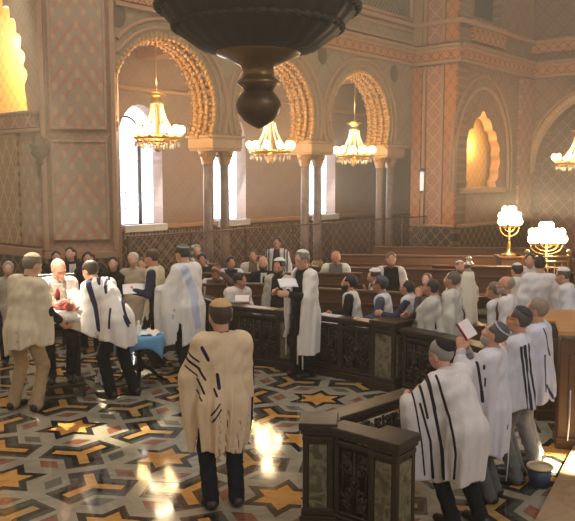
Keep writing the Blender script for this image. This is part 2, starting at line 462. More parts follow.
    if cap:
        ccol, rad, back = cap[:3]; ca_, cs_ = math.cos(math.radians(back)), math.sin(math.radians(back))
        inf = (.020 if hair[0] != 'bald' else .010)*S
        if hair[0] == 'full': inf = .026*S
        D, lo, ax = field([E((0, -.014, .034), (.077, .097, .088))], min(h, .010), .02, .03, inf); X, Yh, Z = loc_head(ax)
        ah = -(Yh+.014)*cs_+(Z-.034)*ca_  # height along the cap's axis
        lim = math.sqrt(max(.093**2-rad**2, .0001)) if len(cap) < 4 else cap[3]
        cut_leq(D, (lim-ah)*hsx+0*X)
        trim = cap[4] if len(cap) > 4 else None
        def kst(V):
            q = (V-K['hc']) @ R/hsx; a = -(q[:, 1]+.014)*cs_+(q[:, 2]-.034)*ca_
            return .007-np.abs(a-lim-.018)
        mesh_sdf('skullcap', D, lo, min(h, .010), cloth(ccol, trim) if trim else cloth(ccol), ob, kst if trim else None)
    # upper garment
    tm = cloth(topc); rr = K['r']; Rt = np.stack([rr, K['f'], K['u2']], 1)
    up = [el(K['chest']+K['u2']*.05*S, V3(.165*plump, .112*plump, .19)*S, Rt), el(K['waist'], V3(.15*plump, .115*plump, .17)*S, Rt),
          el(K['hip']+V3(0, 0, .02*S), V3(.168*plump, .126*plump, .12)*S), rc(K['sh']-rr*.13*S, K['sh']+rr*.13*S, .062*S), rc(K['nb']-K['u2']*.05*S, K['nb']+K['u2']*.012*S, .07*S, .058*S)]
    for A, El, W in K['arms']: up += [rc(A, El, .058*S, .047*S), rc(El, W-nrm(W-El)*.012, .047*S, .035*S)]
    if dress: up += [rc(K['hip'], V3(0, 0, (dress+.2)*S), .15*S, .20*S)]
    D, lo, ax = field(up, h, .035, .03, .011); x, y, z = grids(ax)
    D = D+.004*np.sin(z*55+x*20)*np.cos(y*40-z*18)
    if dress: cut_leq(D, dress*S-z+0*x+0*y)
    if shirt_hem is not None: cut_leq(D, shirt_hem-z+0*x+0*y)
    mesh_sdf('dress' if dress else 'shirt', D, lo, h, tm, ob)
    if tie:
        mb = MB(); t0 = K['nb']+K['f']*.062*S-K['u2']*.01; c0 = K['chest']+K['f']*.142*S*plump
        mb.box(tuple((t0+c0)/2+K['f']*.01), (.11*S, .02, .26*S), cloth((225, 222, 215)), R=Matrix(Rt.tolist()))
        mb.tube([t0+K['f']*.025, (t0+c0)/2+K['f']*.028, c0+K['f']*.012], [.02*S, .026*S, .03*S], 6, cloth(tie)); mb.build('necktie', None, ob)
    # trousers and shoes
    pr = [el(K['hip'], V3(.168*plump, .126*plump, .115)*S)]
    for hp, k, a in K['legs']: pr += [rc(hp, k, .088*S, .066*S), rc(k, a+V3(0, 0, -.02*S), .066*S, .060*S)]
    D, lo, ax = field(pr, h, .03, .03, .008); x, y, z = grids(ax)
    D = D+.004*np.sin(z*60)*np.sin(x*35+y*30)
    mesh_sdf('trousers', D, lo, h, cloth(trousers), ob)
    for i, (hp, k, a) in enumerate(K['legs']):
        b = a+V3(0, 0, -.085*S)
        D, lo, ax = field([rc(b+V3(0, -.04, .052)*S, b+V3(0, .03, .056)*S, .042*S), rc(b+V3(0, .02, .045)*S, b+V3((-.01, .01)[i], .19, .036)*S, .044*S, .034*S)], min(h, .011), .03, .02, .006)
        x, y, z = grids(ax); cut_leq(D, b[2]+.004-z+0*x+0*y); mesh_sdf('shoe', D, lo, min(h, .011), plain('shoe_%d_%d_%d' % shoes, shoes, .4, var=.1), ob)
    # prayer shawl: cloth that lies on shoulders and arms and hangs straight down from them
    if shawl:
        sh = shawl; col = sh.get('col', (228, 224, 215)); sc = sh.get('stripe', (28, 30, 48))
        inf = sh.get('inf', .018); hem = sh.get('hem', .55); arm = sh.get('arm', (.6, .6)); ua = K['arms']
        pr = [el(K['chest']+K['u2']*.06*S, V3(.168*plump, .116*plump, .18)*S, Rt), rc(K['sh']-rr*.14*S, K['sh']+rr*.14*S, .068*S), el(K['waist'], V3(.155, .118, .16)*S*plump, Rt)]
        if K['hip'][2]-hem > 0:
            pr += [el(K['hip'], V3(.168*plump, .128*plump, .12)*S)]
            if sit is None:
                for hp, kn, an in K['legs']: pr += [rc(hp, hp+(kn-hp)*min(.9, max(.1, (hp[2]-hem)/max(hp[2]-kn[2], .1))), .088*S, .074*S)]
        # rolled neckband
        n0 = K['nb']-K['u2']*.02*S
        pr += [rc(n0-rr*.085*S+K['f']*.06*S, n0-rr*.07*S-K['f']*.04*S, .028*S), rc(n0-rr*.07*S-K['f']*.04*S, n0+rr*.07*S-K['f']*.04*S, .030*S), rc(n0+rr*.07*S-K['f']*.04*S, n0+rr*.085*S+K['f']*.06*S, .028*S)]
        if sh.get('over_head'):
            pr += [E((0, -.014, .034), (.083, .097, .092))]; 
        for i, (A, El, W) in enumerate(ua):
            t = arm[i]
            if t <= 0: continue
            pr += [rc(A, A+(El-A)*min(1, t*2), .060*S, .054*S)]
            if t > .5: pr += [rc(El, El+(W-El)*(t-.5)*2, .054*S, .046*S)]
        b = [pbox(p) for p in pr]; lo = np.min([q[0] for q in b], 0)-inf-.08; hi = np.max([q[1] for q in b], 0)+inf+.06; lo[2] = min(hem-.06, lo[2])
        hs_ = sh.get('h', h); D, lo, ax = field(pr, hs_, sh.get('k', .05), 0, inf, lo, hi, full=True); x, y, z = grids(ax)
        tp = sh.get('taper', .06)
        for k_ in range(D.shape[2]-2, -1, -1): D[:, :, k_] = np.minimum(D[:, :, k_], D[:, :, k_+1]+tp*hs_)
        zs = K['sh'][2]; cxy = (K['hip']+K['sh'])/2; th = np.arctan2(x-cxy[0], y-cxy[1]); ramp = np.clip((zs-.08-z)/.5, 0, 1)
        sd = sh.get('seed', (px or 0)*.37+Y); amp = sh.get('fold', .017)
        D = D-amp*ramp*(1.5+np.sin(th*9+sd+1.5*np.sin(z*3.1+sd))+.6*np.sin(th*17+2.3*sd+z*4)*ramp)*.8-.006*(1+np.sin(z*38+th*5+sd)*np.cos(x*22+y*13))*(1-ramp)
        D = np.maximum(D, -(D+max(.02, 2.1*hs_)))
        hz = hem+.02*np.sin(th*5+sd)+0*z
        for (gx, gy, gz) in sh.get('slope', []): hz = hz+gx*x+gy*y+gz
        cut_leq(D, hz-z)
        if sh.get('open', .09) is not None:
            w, yf = sh.get('open', .09), sh.get('yf', .0)
            wid = w+sh.get('flare', .12)*np.clip(zs-z, 0, 1)
            line = K['sh'][1]+(z-K['sh'][2])*math.tan(math.radians(pose.get('lean', 0)))
            D = np.maximum(D, -np.maximum(np.abs(x-sh.get('ox', 0))-wid, (np.maximum(line, -.05)+yf)-y).astype(np.float32))
        if sh.get('half') is not None: # narrow scarf
            D = np.maximum(D, (np.abs(x)-sh['half']+0*y+0*z).astype(np.float32))
        # clear the neck and the face
        T_ = pdist(rc(K['nb']-K['u2']*.03, K['nt']+(K['R'][:, 2]*.05), .055*S), x, y, z); D = np.maximum(D, -T_)
        if sh.get('over_head'):
            X, Yh, Z = loc_head(ax); D = np.maximum(D, -(np.maximum(np.maximum(.035-Yh, np.abs(X)-.085), np.abs(Z)-.12)*S))
        st = []
        for (x1, y1, x2, y2, hw) in sh.get('px', []):
            a = P(x1, y1, Y); c = P(x2, y2, Y); st.append((a.x, a.z, c.x, c.z, hw))
        spec = sh.get('spec', [])
        def attr(V):
            W = world(V); best = np.full(len(V), -1.0)
            for (ax_, az, bx, bz, hw) in st:
                dx, dz = bx-ax_, bz-az; t = np.clip(((W[:, 0]-ax_)*dx+(W[:, 2]-az)*dz)/(dx*dx+dz*dz), 0, 1)
                best = np.maximum(best, hw-np.hypot(W[:, 0]-ax_-t*dx, W[:, 2]-az-t*dz))
            for (kx, ky, kz, offs, hw, msk) in spec:   # parallel woven bands in the wearer's own frame
                q = kx*V[:, 0]+ky*V[:, 1]+kz*(V[:, 2]-zs)
                for o in offs:
                    v = hw-np.abs(q-o)
                    if msk: v = np.minimum(v, np.minimum(np.minimum(V[:, 0]-msk[0], msk[1]-V[:, 0]), np.minimum(V[:, 2]-msk[2], msk[3]-V[:, 2])))
                    best = np.maximum(best, v)
            return best
        so = mesh_sdf('prayer_shawl', D, lo, hs_, cloth(col, sc), ob, attr)
        if so and sh.get('fringe'):
            fm = cloth(col)
            for (fx, fy, fz, L) in sh['fringe']:
                mb = MB(); mb.tube([(fx, fy, fz), (fx+.01, fy, fz-L*.5), (fx-.008, fy+.01, fz-L)], .0065*max(1, h/.011), 5, fm)
                mb.build('fringe', None, so)
    return ob, K, world
# ---------------------------------------------------------------- setting
U = (.66, .751); NV = (-.751, .66)           # arcade direction, and away from the viewer through the arcade
nl = math.hypot(*U); U = (U[0]/nl, U[1]/nl); NV = (-U[1], U[0])
A0 = (-1.66, 18.0); SPC = 3.52
def W(s, z, d=0.0, p0=A0, u=U):
    n = (-u[1], u[0]); return Vector((p0[0]+u[0]*s+n[0]*d, p0[1]+u[1]*s+n[1]*d, z))
def struct(name, mb, m=None):
    o = mb.build(name, m); o['kind'] = 'structure'; return o
def arch_pts(c, hw, zs, zc, r, lobes=0, la=0.0, n=40, point=0.0):
    """opening outline from left foot up and round to right foot; horseshoe arc centred zc"""
    a0 = -math.asin(max(-1, min(1, (zc-zs)/r))) if zc > zs else 0
    pts = []
    for k in range(n+1):
        a = a0+(PI-2*a0)*k/n; rr = r+(la*abs(math.sin(lobes*(a-a0)/(PI-2*a0)*PI)) if lobes else 0)
        x = c-rr*math.cos(PI-a) if False else c+rr*math.cos(PI-a)
        z = zc+rr*math.sin(a)+point*max(0, 1-abs(a-PI/2)/.6)
        pts.append((x, z))
    return pts
def slab(name, outline, holes, p0, u, d0, thick, mats, soffit=None):
    """a wall: outline with openings, extruded through its thickness. mats: face material; soffit: material inside openings"""
    cu = bpy.data.curves.new(name, 'CURVE'); cu.dimensions = '2D'; cu.fill_mode = 'BOTH'; cu.extrude = thick/2
    for lp in [outline]+holes:
        sp = cu.splines.new('POLY'); sp.points.add(len(lp)-1); sp.use_cyclic_u = True
        for q, (a, b) in zip(sp.points, lp): q.co = (a, b, 0, 1)
    tmp = bpy.data.objects.new('tmp', cu); COL.objects.link(tmp)
    dg = bpy.context.evaluated_depsgraph_get(); me = bpy.data.meshes.new_from_object(tmp.evaluated_get(dg))
    bpy.data.objects.remove(tmp); bpy.data.curves.remove(cu)
    o = bpy.data.objects.new(name, me); link(o); me.name = name
    me.materials.clear(); me.materials.append(mats)
    n = (-u[1], u[0])
    if soffit:
        me.materials.append(soffit)
        for f in me.polygons:
            if abs(f.normal.z) < .5:
                x, z = f.center.x, f.center.y
                if any(min(abs(x-hx)+abs(z-hz) for hx, hz in h) < .2 for h in holes): f.material_index = 1
                elif soffit and 'edge' in name: f.material_index = 1
    # local x -> u, local y -> up, local z -> -n
    M = Matrix(((u[0], 0, -n[0], p0[0]+n[0]*(d0+thick/2)), (u[1], 0, -n[1], p0[1]+n[1]*(d0+thick/2)), (0, 1, 0, 0), (0, 0, 0, 1)))
    o.matrix_world = M; return o
# materials
m_wall = diaper('wall_stencil', (152, 134, 104), (132, 112, 82), (166, 140, 106), .9, .9, .75, ax='X', az='Y', amt=.45)
m_wallr = diaper('wall_stencil_warm', (140, 104, 76), (114, 80, 56), (164, 124, 88), .7, .7, .7, ax='X', az='Y', amt=.5)
m_aisle = diaper('aisle_stencil', (150, 124, 106), (138, 112, 96), (158, 132, 112), .6, .6, .8, ax='X', az='Y', amt=.35)
m_gold = diaper('gilded_relief', (205, 150, 72), (120, 76, 34), (235, 190, 110), .16, .16, .38, metal=.55, ax='X', az='Y', bump=.9, amt=.8)
m_goldz = diaper('gilded_relief_z', (205, 150, 72), (120, 76, 34), (235, 190, 110), .16, .16, .38, metal=.55, ax='X', az='Z', bump=.9, amt=.8)
m_gilt = plain('gilded_plaster', (182, 140, 88), .5, .3, var=.25, scale=30, bump=.3)
m_stone = plain('impost_stone', (186, 150, 112), .6, var=.15, scale=5, bump=.1)
m_stone2 = plain('border_moulding', (172, 132, 98), .6, var=.12, scale=4, bump=.1)
m_orange = diaper('orange_border', (184, 114, 58), (140, 80, 40), (206, 144, 82), .3, .42, .6, ax='X', az='Z', amt=.6)
m_orange_c = diaper('orange_frieze', (186, 118, 66), (120, 70, 38), (220, 164, 104), .34, .34, .6, ax='X', az='Z', amt=.8, bump=.6)
m_pink = diaper('rose_panel', (168, 118, 92), (198, 150, 116), (140, 84, 66), .5, .5, .7, ax='X', az='Z', amt=.6)
m_dado = diaper('dark_dado', (74, 52, 44), (128, 96, 72), (48, 34, 30), .34, .34, .55, ax='X', az='Y', amt=.7)
m_dadoz = diaper('dark_dado_z', (70, 54, 40), (150, 118, 70), (46, 34, 28), .36, .36, .5, ax='X', az='Z', amt=.7)
m_dark = plain('dark_opening', (58, 44, 36), .8, var=.2)
m_col = marble('column_marble', (128, 106, 92), (170, 150, 132), .3, 2, .4)
m_wd = wood('dark_carved_oak', (50, 37, 24), .36)
m_wd2 = wood('pew_walnut', (92, 60, 36), .55)
m_wdl = wood('lit_desk_top', (176, 128, 78), .3)  # paler wood paints in the light falling on the desk tops
m_wdm = wood('desk_side_oak', (92, 66, 44), .45)
m_verd = marble('verde_marble', (86, 80, 60), (150, 140, 112), .25, 7, .6)
m_brass = plain('old_brass', (200, 160, 92), .3, .9, var=.1)
m_bronze = plain('dark_bronze', (98, 76, 50), .42, .7, var=.2, bump=.15)
m_black = plain('black_metal', (28, 27, 28), .4, .5)
m_crys = plain('cut_crystal', (235, 225, 205), .12, .1, var=.05)
# ---- floor
m_fbase = marble('floor_slate_marble', (66, 65, 60), (96, 94, 86), .045, 3, .35)
mb = MB(); mb.box((3, 17, -.1), (34, 34, .2)); fl = struct('floor', mb, m_fbase)
m_fl = marble('inlay_pale_marble', (142, 136, 120), (174, 166, 148), .055, 3, .4)
m_fr = marble('inlay_red_marble', (122, 76, 60), (156, 116, 98), .05, 4, .4)
m_fd = marble('inlay_black_marble', (38, 36, 33), (62, 60, 55), .045, 4, .3)
m_fg = marble('inlay_gold_marble', (186, 132, 66), (214, 172, 104), .05, 4, .4)
m_fg2 = marble('inlay_tan_marble', (164, 128, 78), (190, 158, 108), .05, 4, .4)
m_fs = marble('inlay_grey_marble', (92, 90, 82), (120, 116, 106), .05, 3, .4)
m_fd2 = m_fd
FA = .3784; FD = 1.5007; AP = .571; FC0 = (-2.398, 8.2035)
ud = lambda t: Vector((math.cos(FA+math.radians(t)), math.sin(FA+math.radians(t)), 0))
def hexpat():
    mb = MB(); R_ = AP; C_ = AP*2/math.sqrt(3)
    for i in range(-9, 9):
        for j in range(-9, 9):
            c = Vector((FC0[0], FC0[1], 0))+ud(0)*FD*i+ud(60)*FD*j
            if not (-6.5 < c.x < 5.5 and 4.0 < c.y < 13.5): continue
            z1, z2, z3, z4 = .0012, .0024, .0036, .0048
            at = lambda p, z: (c.x+p.x, c.y+p.y, z)
            mb.poly([at(ud(30+60*k)*C_, z2) for k in range(6)], m_fl)
            star = lambda r, z, m: mb.poly([at(ud(30*k)*(r if k % 2 == 0 else r/math.sqrt(3)), z) for k in range(12)], m)
            star(R_*.70, z3, m_fd); star(R_*.47, z4, m_fg)
            for k in range(6):
                t1, t2 = ud(60*k)*R_, ud(60*k+60)*R_; nt = ud(60*k+30)*R_/math.sqrt(3); ou = ud(60*k+30)*C_
                cc = (t1+t2)/2; q = [cc+(v-cc)*.54 for v in (nt, t1, ou, t2)]
                mb.poly([at(v, z3) for v in q], m_fr if (i*3+j*5+k) % 3 else m_fs)
            for k in range(3):     # bands linking neighbouring rings, edge to edge
                a, b = ud(60*k)*(AP-.02), ud(60*k)*(FD-AP+.02); w = ud(60*k+90)*.062
                mb.poly([at(v, z1) for v in (a-w, b-w, b+w, a+w)], m_fl)
            for (k, s_) in ((0, 1), (60, -1)):   # three-armed figures in the fields between three rings
                pc = (ud(0)+ud(60))*FD/3 if k == 0 else (ud(60)+ud(120))*FD/3
                dirs = (30, 150, 270) if k == 0 else (90, 210, 330)
                # arms reach toward the corners where two rings meet
                for (L, wd, zz, mm) in ((.345, .105, z1*.9, m_fd), (.29, .048, z2, m_fg if (i+j) % 2 else m_fg2)):
                    pts = []
                    for d_ in dirs:
                        e, w = ud(d_), ud(d_+90)
                        pts += [pc+e*L-w*wd, pc+e*L+w*wd, pc+ud(d_+60)*wd*1.155]
                    mb.poly([at(v, zz) for v in pts], mm)
    return mb
ho = hexpat().build('marble_inlay', None, fl); ho['kind'] = 'structure'
# ---- arcade wall
Z6 = lambda px, py, s: PL(px, py, A0, U)
s_l, s_r = -3.09, 8.0
cen = [-1.76+SPC*i for i in range(3)]
def open_hole(c): return arch_pts(c, 1.25, 3.7, 4.34, 1.42)
zt = 9.6
outl = [(s_l, zt)]
outl = [(s_l, 3.7)]
for c in cen: outl += open_hole(c)
outl += [(s_r, 3.7), (s_r, zt), (s_l, zt)]
ar = slab('wall_arcade', outl, [], A0, U, -.35, .8, m_wall, None)
ar.data.materials.append(m_gold)
for f in ar.data.polygons:
    if abs(f.normal.z) < .5 and any(abs(math.hypot(f.center.x-c, f.center.y-4.34)-1.42) < .06 for c in cen): f.material_index = 1
ar['kind'] = 'structure'
# gilded stalactite fringe along each arch
TI = 0
def trim(mb, m=None):
    global TI
    TI += 1; o = mb.build('trim_%d' % TI, m); o['kind'] = 'structure'; return o
def at_wall(o_mb, name): pass
for ci, c in enumerate(cen):
    mb = MB()
    for row, (d, rr, off) in enumerate(((-.33, 1.40, 0), (-.12, 1.36, .5), (.10, 1.38, 0), (.32, 1.40, .5))):
        n = 46
        for k in range(n):
            a = -.45+(PI+.9)*(k+off)/n
            p = W(c+rr*math.cos(a), 4.34+rr*math.sin(a), d)
            mb.ball(p, (.062, .062, .075), m_gilt, 6)
            if k % 2 == 0: mb.ball(W(c+(rr-.07)*math.cos(a), 4.34+(rr-.07)*math.sin(a), d+.05), .038, m_gilt, 6)
    trim(mb)
    mb = MB()   # raised archivolt
    for rr, w in ((1.56, .035), (1.74, .05)):
        mb.tube([W(c+rr*math.cos(a), 4.34+rr*math.sin(a), -.36) for a in np.linspace(-.35, PI+.35, 64) if c+rr*math.cos(a) > s_l+.04], w, 6, m_stone2)
    trim(mb)
# spandrel medallions
for s, z in ((-3.2+.2, 6.0), (.0, 6.02), (SPC-.02, 6.0), (SPC*2-.15, 5.85)):
    mb = MB(); Rw = Matrix(((U[0], NV[0], 0), (U[1], NV[1], 0), (0, 0, 1))).to_3x3()
    mb.ball(W(s, z, -.36), (.2, .03, .26), plain('dark_medallion', (96, 80, 58), .6, var=.3, scale=20, bump=.4), 20, Rw); trim(mb)
# impost blocks, capitals, clustered columns
def column_cluster(k, half=False):
    s0 = k*SPC
    mb = MB(); rz = math.atan2(U[1], U[0])
    mb.box(W(s0, 3.57, 0.05), (.96, .86, .26), m_stone, rz, .03); mb.box(W(s0, 3.72, .05), (1.04, .94, .06), m_stone, rz, .01); mb.box(W(s0, 3.42, .05), (.9, .8, .05), m_stone, rz, .01)
    q = [(-.27, .03), (.27, .03)]
    for (a, d) in q:
        b = W(s0+a, 0, d)
        mb.lathe([(.125, 3.08), (.13, 3.1), (.12, 3.12), (.15, 3.2), (.165, 3.28), (.2, 3.36), (.21, 3.40)], b, 12, m_gilt, lobes=6, amp=.08)
        for j in range(8):
            aa = j*PI/4; mb.ball(b+Vector((.17*math.cos(aa), .17*math.sin(aa), 3.3)), .045, m_gilt, 6)
        mb.lathe([(.118, .5), (.112, 1.2), (.108, 2.2), (.104, 3.09)], b, 14, m_col)
        mb.lathe([(.18, .28), (.18, .36), (.15, .4), (.165, .45), (.125, .52)], b, 12, m_stone)
    mb.box(W(s0, .14, .05), (1.0, .9, .28), m_stone, rz, .02)
    trim(mb)
for k in (0, 1, 2): column_cluster(k)
# cornice, frieze and gallery parapet above the arcade
def run(p0, u, s0, s1, z0, z1, d, m, bev=0):
    mb = MB(); rz = math.atan2(u[1], u[0]); c = W((s0+s1)/2, (z0+z1)/2, d, p0, u)
    mb.box((0, 0, 0), (s1-s0, .14, z1-z0), m, 0, bev); o = trim(mb); o.location = c; o.rotation_euler = (0, 0, rz); return o
def entablature(p0, u, s0, s1, d0=-.38):
    run(p0, u, s0, s1, 6.16, 6.26, d0, m_stone2, .02); run(p0, u, s0, s1, 6.27, 6.5, d0-.03, m_orange_c)
    run(p0, u, s0, s1, 6.5, 6.6, d0-.1, m_stone2, .02); run(p0, u, s0, s1, 6.6, 6.68, d0-.16, m_stone2, .02)
    run(p0, u, s0, s1, 7.28, 7.4, d0-.06, m_stone2, .02)
entablature(A0, U, s_l, s_r)
m_grille = plain('grille_metal', (120, 104, 88), .5, .4)
def grille(p0, u, s0, s1, z0, z1, d, st=.16):
    mb = MB(); n = (-u[1], u[0]); w, h_ = s1-s0, z1-z0
    mb.poly([W(s0, z0, d+.05, p0, u), W(s1, z0, d+.05, p0, u), W(s1, z1, d+.05, p0, u), W(s0, z1, d+.05, p0, u)], m_dark)
    t = -h_
    while t < w:
        for sg in (1, -1):
            a0 = max(0, -t); a1 = min(h_, w-t)
            if a1 > a0:
                x0, x1 = t+a0, t+a1
                if sg < 0: x0, x1 = w-x0, w-x1
                mb.tube([W(s0+x0, z0+a0, d, p0, u), W(s0+x1, z0+a1, d, p0, u)], .018, 4, m_grille)
        t += st
    for (a, b, c_, d_) in ((s0, z0, s1, z0), (s0, z1, s1, z1), (s0, z0, s0, z1), (s1, z0, s1, z1)):
        mb.tube([W(a, b, d-.02, p0, u), W(c_, d_, d-.02, p0, u)], .07, 6, m_stone2)
    return trim(mb)
grille(A0, U, 4.0, 7.7, 7.5, 8.5, -.37)
grille(A0, U, .3, 3.6, 7.5, 8.5, -.37)
for s0, s1 in ((-2.8, .1), (.3, 3.7), (3.9, 7.7)):
    run(A0, U, s0, s1, 6.78, 6.84, -.4, m_stone2); run(A0, U, s0, s1, 7.14, 7.2, -.4, m_stone2)
# ---- aisle behind the arcade
AI = 2.6
wwall_s = lambda px: PL(px, 190, W(0, 0, AI).to_2d(), U)[0]
WP0 = (W(0, 0, AI).x, W(0, 0, AI).y)
def win_outline(x0, x1, z0, zt_):
    c = (x0+x1)/2; r = (x1-x0)/2; return [(x0, z0)]+[(c+r*math.cos(a), zt_-r*1.25+r*1.25*math.sin(a)) for a in np.linspace(PI, 0, 17)]+[(x1, z0)]
wins = []
for (pa, pb, pt, pbm) in ((121, 163, 104, 217), (214, 246, 118, 216), (309, 335, 128, 215)):
    sa, z0 = PL(pa, pbm, WP0, U); sb, _ = PL(pb, pbm, WP0, U); _, zt_ = PL((pa+pb)/2-8, pt, WP0, U); wins.append((sa, sb, z0, zt_))
z0w = min(w[2] for w in wins); ztw = max(w[3] for w in wins)
wins = [(a, b, z0w, ztw) for a, b, _, _ in wins]
holes = [win_outline(a, b, z0, z1) for a, b, z0, z1 in wins]
aw = slab('wall_aisle', [(-3.2, 0), (16, 0), (16, 9.6), (-3.2, 9.6)], [h[::-1] for h in holes], WP0, U, 0, .5, m_aisle)
aw['kind'] = 'structure'
m_sky = emis('daylight_pane', (232, 238, 255), 6)
m_reveal = plain('window_reveal_plaster', (214, 208, 204), .7, var=.05)
m_lead = plain('window_iron', (84, 76, 74), .5, .3)
for i, (a, b, z0, z1) in enumerate(wins):
    w = b-a; c = (a+b)/2
    wd = empty('window_%d' % (i+1), W(c, z0, .35, WP0)); wd['kind'] = 'structure'
    def loc_(mb_, nm):
        o = mb_.build(nm, None, wd); o.matrix_parent_inverse = Matrix.Translation(-wd.location); return o
    mb = MB(); pts = [W(x, z, .40, WP0) for x, z in win_outline(a-.05, b+.05, z0-.03, z1+.05)]
    mb.poly(pts, m_sky); loc_(mb, 'pane')
    mb = MB()
    mb.tube([W(a+w*.62, z0, .3, WP0), W(a+w*.62, z1-w*.35, .3, WP0)], .055, 8, m_lead)
    for fx in (.31,):
        mb.tube([W(a+w*fx, z0, .36, WP0), W(a+w*fx, z1-w*.3, .36, WP0)], .012, 6, m_lead)
    for kz in range(1, 7):
        zz = z0+(z1-z0)*kz/7.5; mb.tube([W(a+.02, zz, .36, WP0), W(b-.02, zz, .36, WP0)], .010, 6, m_lead)
    for (x0, x1) in ((a+.02, a+w*.62), (a+w*.62, b-.02)):
        r = (x1-x0)/2; mb.tube([W((x0+x1)/2+r*math.cos(t), z1-w*.55+r*1.1*math.sin(t), .3, WP0) for t in np.linspace(0, PI, 13)], .03, 6, m_lead)
    loc_(mb, 'window_frame')
    mb = MB(); rz = math.atan2(U[1], U[0]); mb.box(W(c, z0-.09, .12, WP0), (w+.02, .6, .18), m_reveal, rz, .01); loc_(mb, 'window_sill')
# dado band and diapered dado on the aisle wall
dz0 = PL(141, 238, WP0, U)[1]; dz1 = PL(141, 225, WP0, U)[1]
run(WP0, U, -3.2, 15, dz0+.22, dz1, -.06, m_stone2, .02); run(WP0, U, -3.2, 15, dz0, dz0+.2, -.05, m_dadoz)
run(WP0, U, -3.2, 15, 0, dz0, -.03, m_dadoz)
mb = MB()
for k in range(150):
    s = -3+k*.11
    mb.poly([W(s, dz0+.02, -.16, WP0), W(s+.10, dz0+.02, -.16, WP0), W(s+.05, dz0+.2, -.16, WP0)], plain('pale_zigzag', (150, 118, 96), .6))
trim(mb)
# string courses and gallery underside in the aisle
run(WP0, U, -3.2, 15, 4.95, 5.05, -.06, m_stone2, .02); 
mb = MB(); rz = math.atan2(U[1], U[0]); mb.box(W(4.5, 6.1, AI/2+.2), (15, AI, .2), m_aisle, rz); o = struct('ceiling', mb)
for k in range(0, 3):
    mb = MB(); mb.box(W(k*SPC, 5.9, AI/2+.25), (.5, AI-.4, .3), m_stone2, rz, .02); trim(mb)
# ---- left pier (faces the camera) and left niche wall
PLA = W(s_l, 0, -.36); PLB = Vector((-4.88, PLA.y-.18, 0))
lu = (PLA-PLB); LL = lu.length; lu = (lu.x/LL, lu.y/LL); LP0 = (PLB.x, PLB.y)
mb = MB(); pier_d = .6
lm = slab('wall_left', [(0, 0), (LL, 0), (LL, zt), (0, zt)], [], LP0, lu, 0, .6, m_wallr); lm['kind'] = 'structure'
lm.data.materials[0] = diaper('pier_ground', (176, 142, 116), (160, 122, 98), (188, 154, 126), .5, .5, .75, ax='X', az='Y', amt=.4)
m_ornl = None
def ornament():
    t = NT('painted_arabesque'); v, o = t.coord(); X, Z = o['X'], o['Z']
    ax_ = t.math('ABSOLUTE', X)
    a = t.math('MULTIPLY', t.math('COSINE', t.math('MULTIPLY', X, 21.0)), t.math('COSINE', t.math('MULTIPLY', Z, 13.2)))
    b = t.math('MULTIPLY', t.math('COSINE', t.math('ADD', t.math('MULTIPLY', ax_, 27.0), t.math('MULTIPLY', Z, 19.0))), t.math('COSINE', t.math('MULTIPLY', Z, 3.6)))
    n = t.noise(v, 9, 3)
    def st(x, thr):
        r = t.n('ShaderNodeMapRange'); r.interpolation_type = 'SMOOTHSTEP'; t.l(x, r.inputs[0]); r.inputs[1].default_value = thr-.25; r.inputs[2].default_value = thr+.25; return r.outputs[0]
    base = lin((178, 148, 120))
    m1 = t.mix(t.math('MULTIPLY', st(a, .35), .5), base, lin((150, 152, 134)))
    m2 = t.mix(t.math('MULTIPLY', st(b, .35), .65), m1, lin((196, 112, 84)))
    m3 = t.mix(t.math('MULTIPLY', st(t.math('MULTIPLY', a, -1.0), .55), .45), m2, lin((212, 190, 150)))
    t.l(t.mix(t.math('MULTIPLY', n, .35), m3, lin((150, 116, 92))), t.b.inputs['Base Color']); t.b.inputs['Roughness'].default_value = .75
    return t.m
m_orn = ornament()
def panel(p0, u, s0, s1, z0, z1, d, m, border=.07, bm_=None):
    mb = MB(); c = W((s0+s1)/2, (z0+z1)/2, d, p0, u); w, h_ = s1-s0, z1-z0
    mb.box((0, 0, 0), (w, .03, h_), m)
    bm_ = bm_ or m_stone2
    for (x, z, a, b) in ((0, h_/2, w+border, border), (0, -h_/2, w+border, border), (-w/2, 0, border, h_), (w/2, 0, border, h_)):
        mb.box((x, -.02, z), (a, .06, b), bm_, 0, .012)
    o = trim(mb); o.location = c; o.rotation_euler = (0, 0, math.atan2(u[1], u[0])); return o
for z0, z1 in ((1.55, 3.5), (3.75, 7.3)): panel(LP0, lu, .2, LL-.2, z0, z1, -.03, m_orn, .06)
run(LP0, lu, 0, LL, 1.15, 1.3, -.06, m_stone2, .02); run(LP0, lu, 0, LL, 0, 1.15, -.04, m_dadoz)
run(LP0, lu, 0, .1, 1.3, 9, -.06, m_stone2, .02); run(LP0, lu, LL-.1, LL, 1.3, 9, -.06, m_stone2, .02)
# left niche wall, receding to the left
NLu = (.76, -.65); k_ = math.hypot(*NLu); NLu = (NLu[0]/k_, NLu[1]/k_)
NLp = (PLB.x-NLu[0]*4, PLB.y-NLu[1]*4)      # s = 4 at the pier corner
nz_t = PL(17, 113, NLp, NLu)[1]
n_c = 2.1; n_r = 4-.55-n_c
n_edge = PL(27, 90, NLp, NLu)[0]; n_r = 2.3; n_c = n_edge-n_r
hole = [(n_c-n_r, nz_t)]+[(x, z) for x, z in arch_pts(n_c, n_r, nz_t+.55, nz_t+.55, n_r-.1, 19, .13, 190)]+[(n_c+n_r, nz_t)]
nw = slab('wall_niche', [(-4, 0), (4, 0), (4, zt), (-4, zt)], [hole[::-1]], NLp, NLu, 0, .35, lm.data.materials[0], None); nw['kind'] = 'structure'
m_niche = diaper('gilded_niche', (232, 184, 96), (196, 140, 60), (246, 214, 140), .3, .3, .45, metal=.3, ax='X', az='Z', bump=.5, amt=.6)
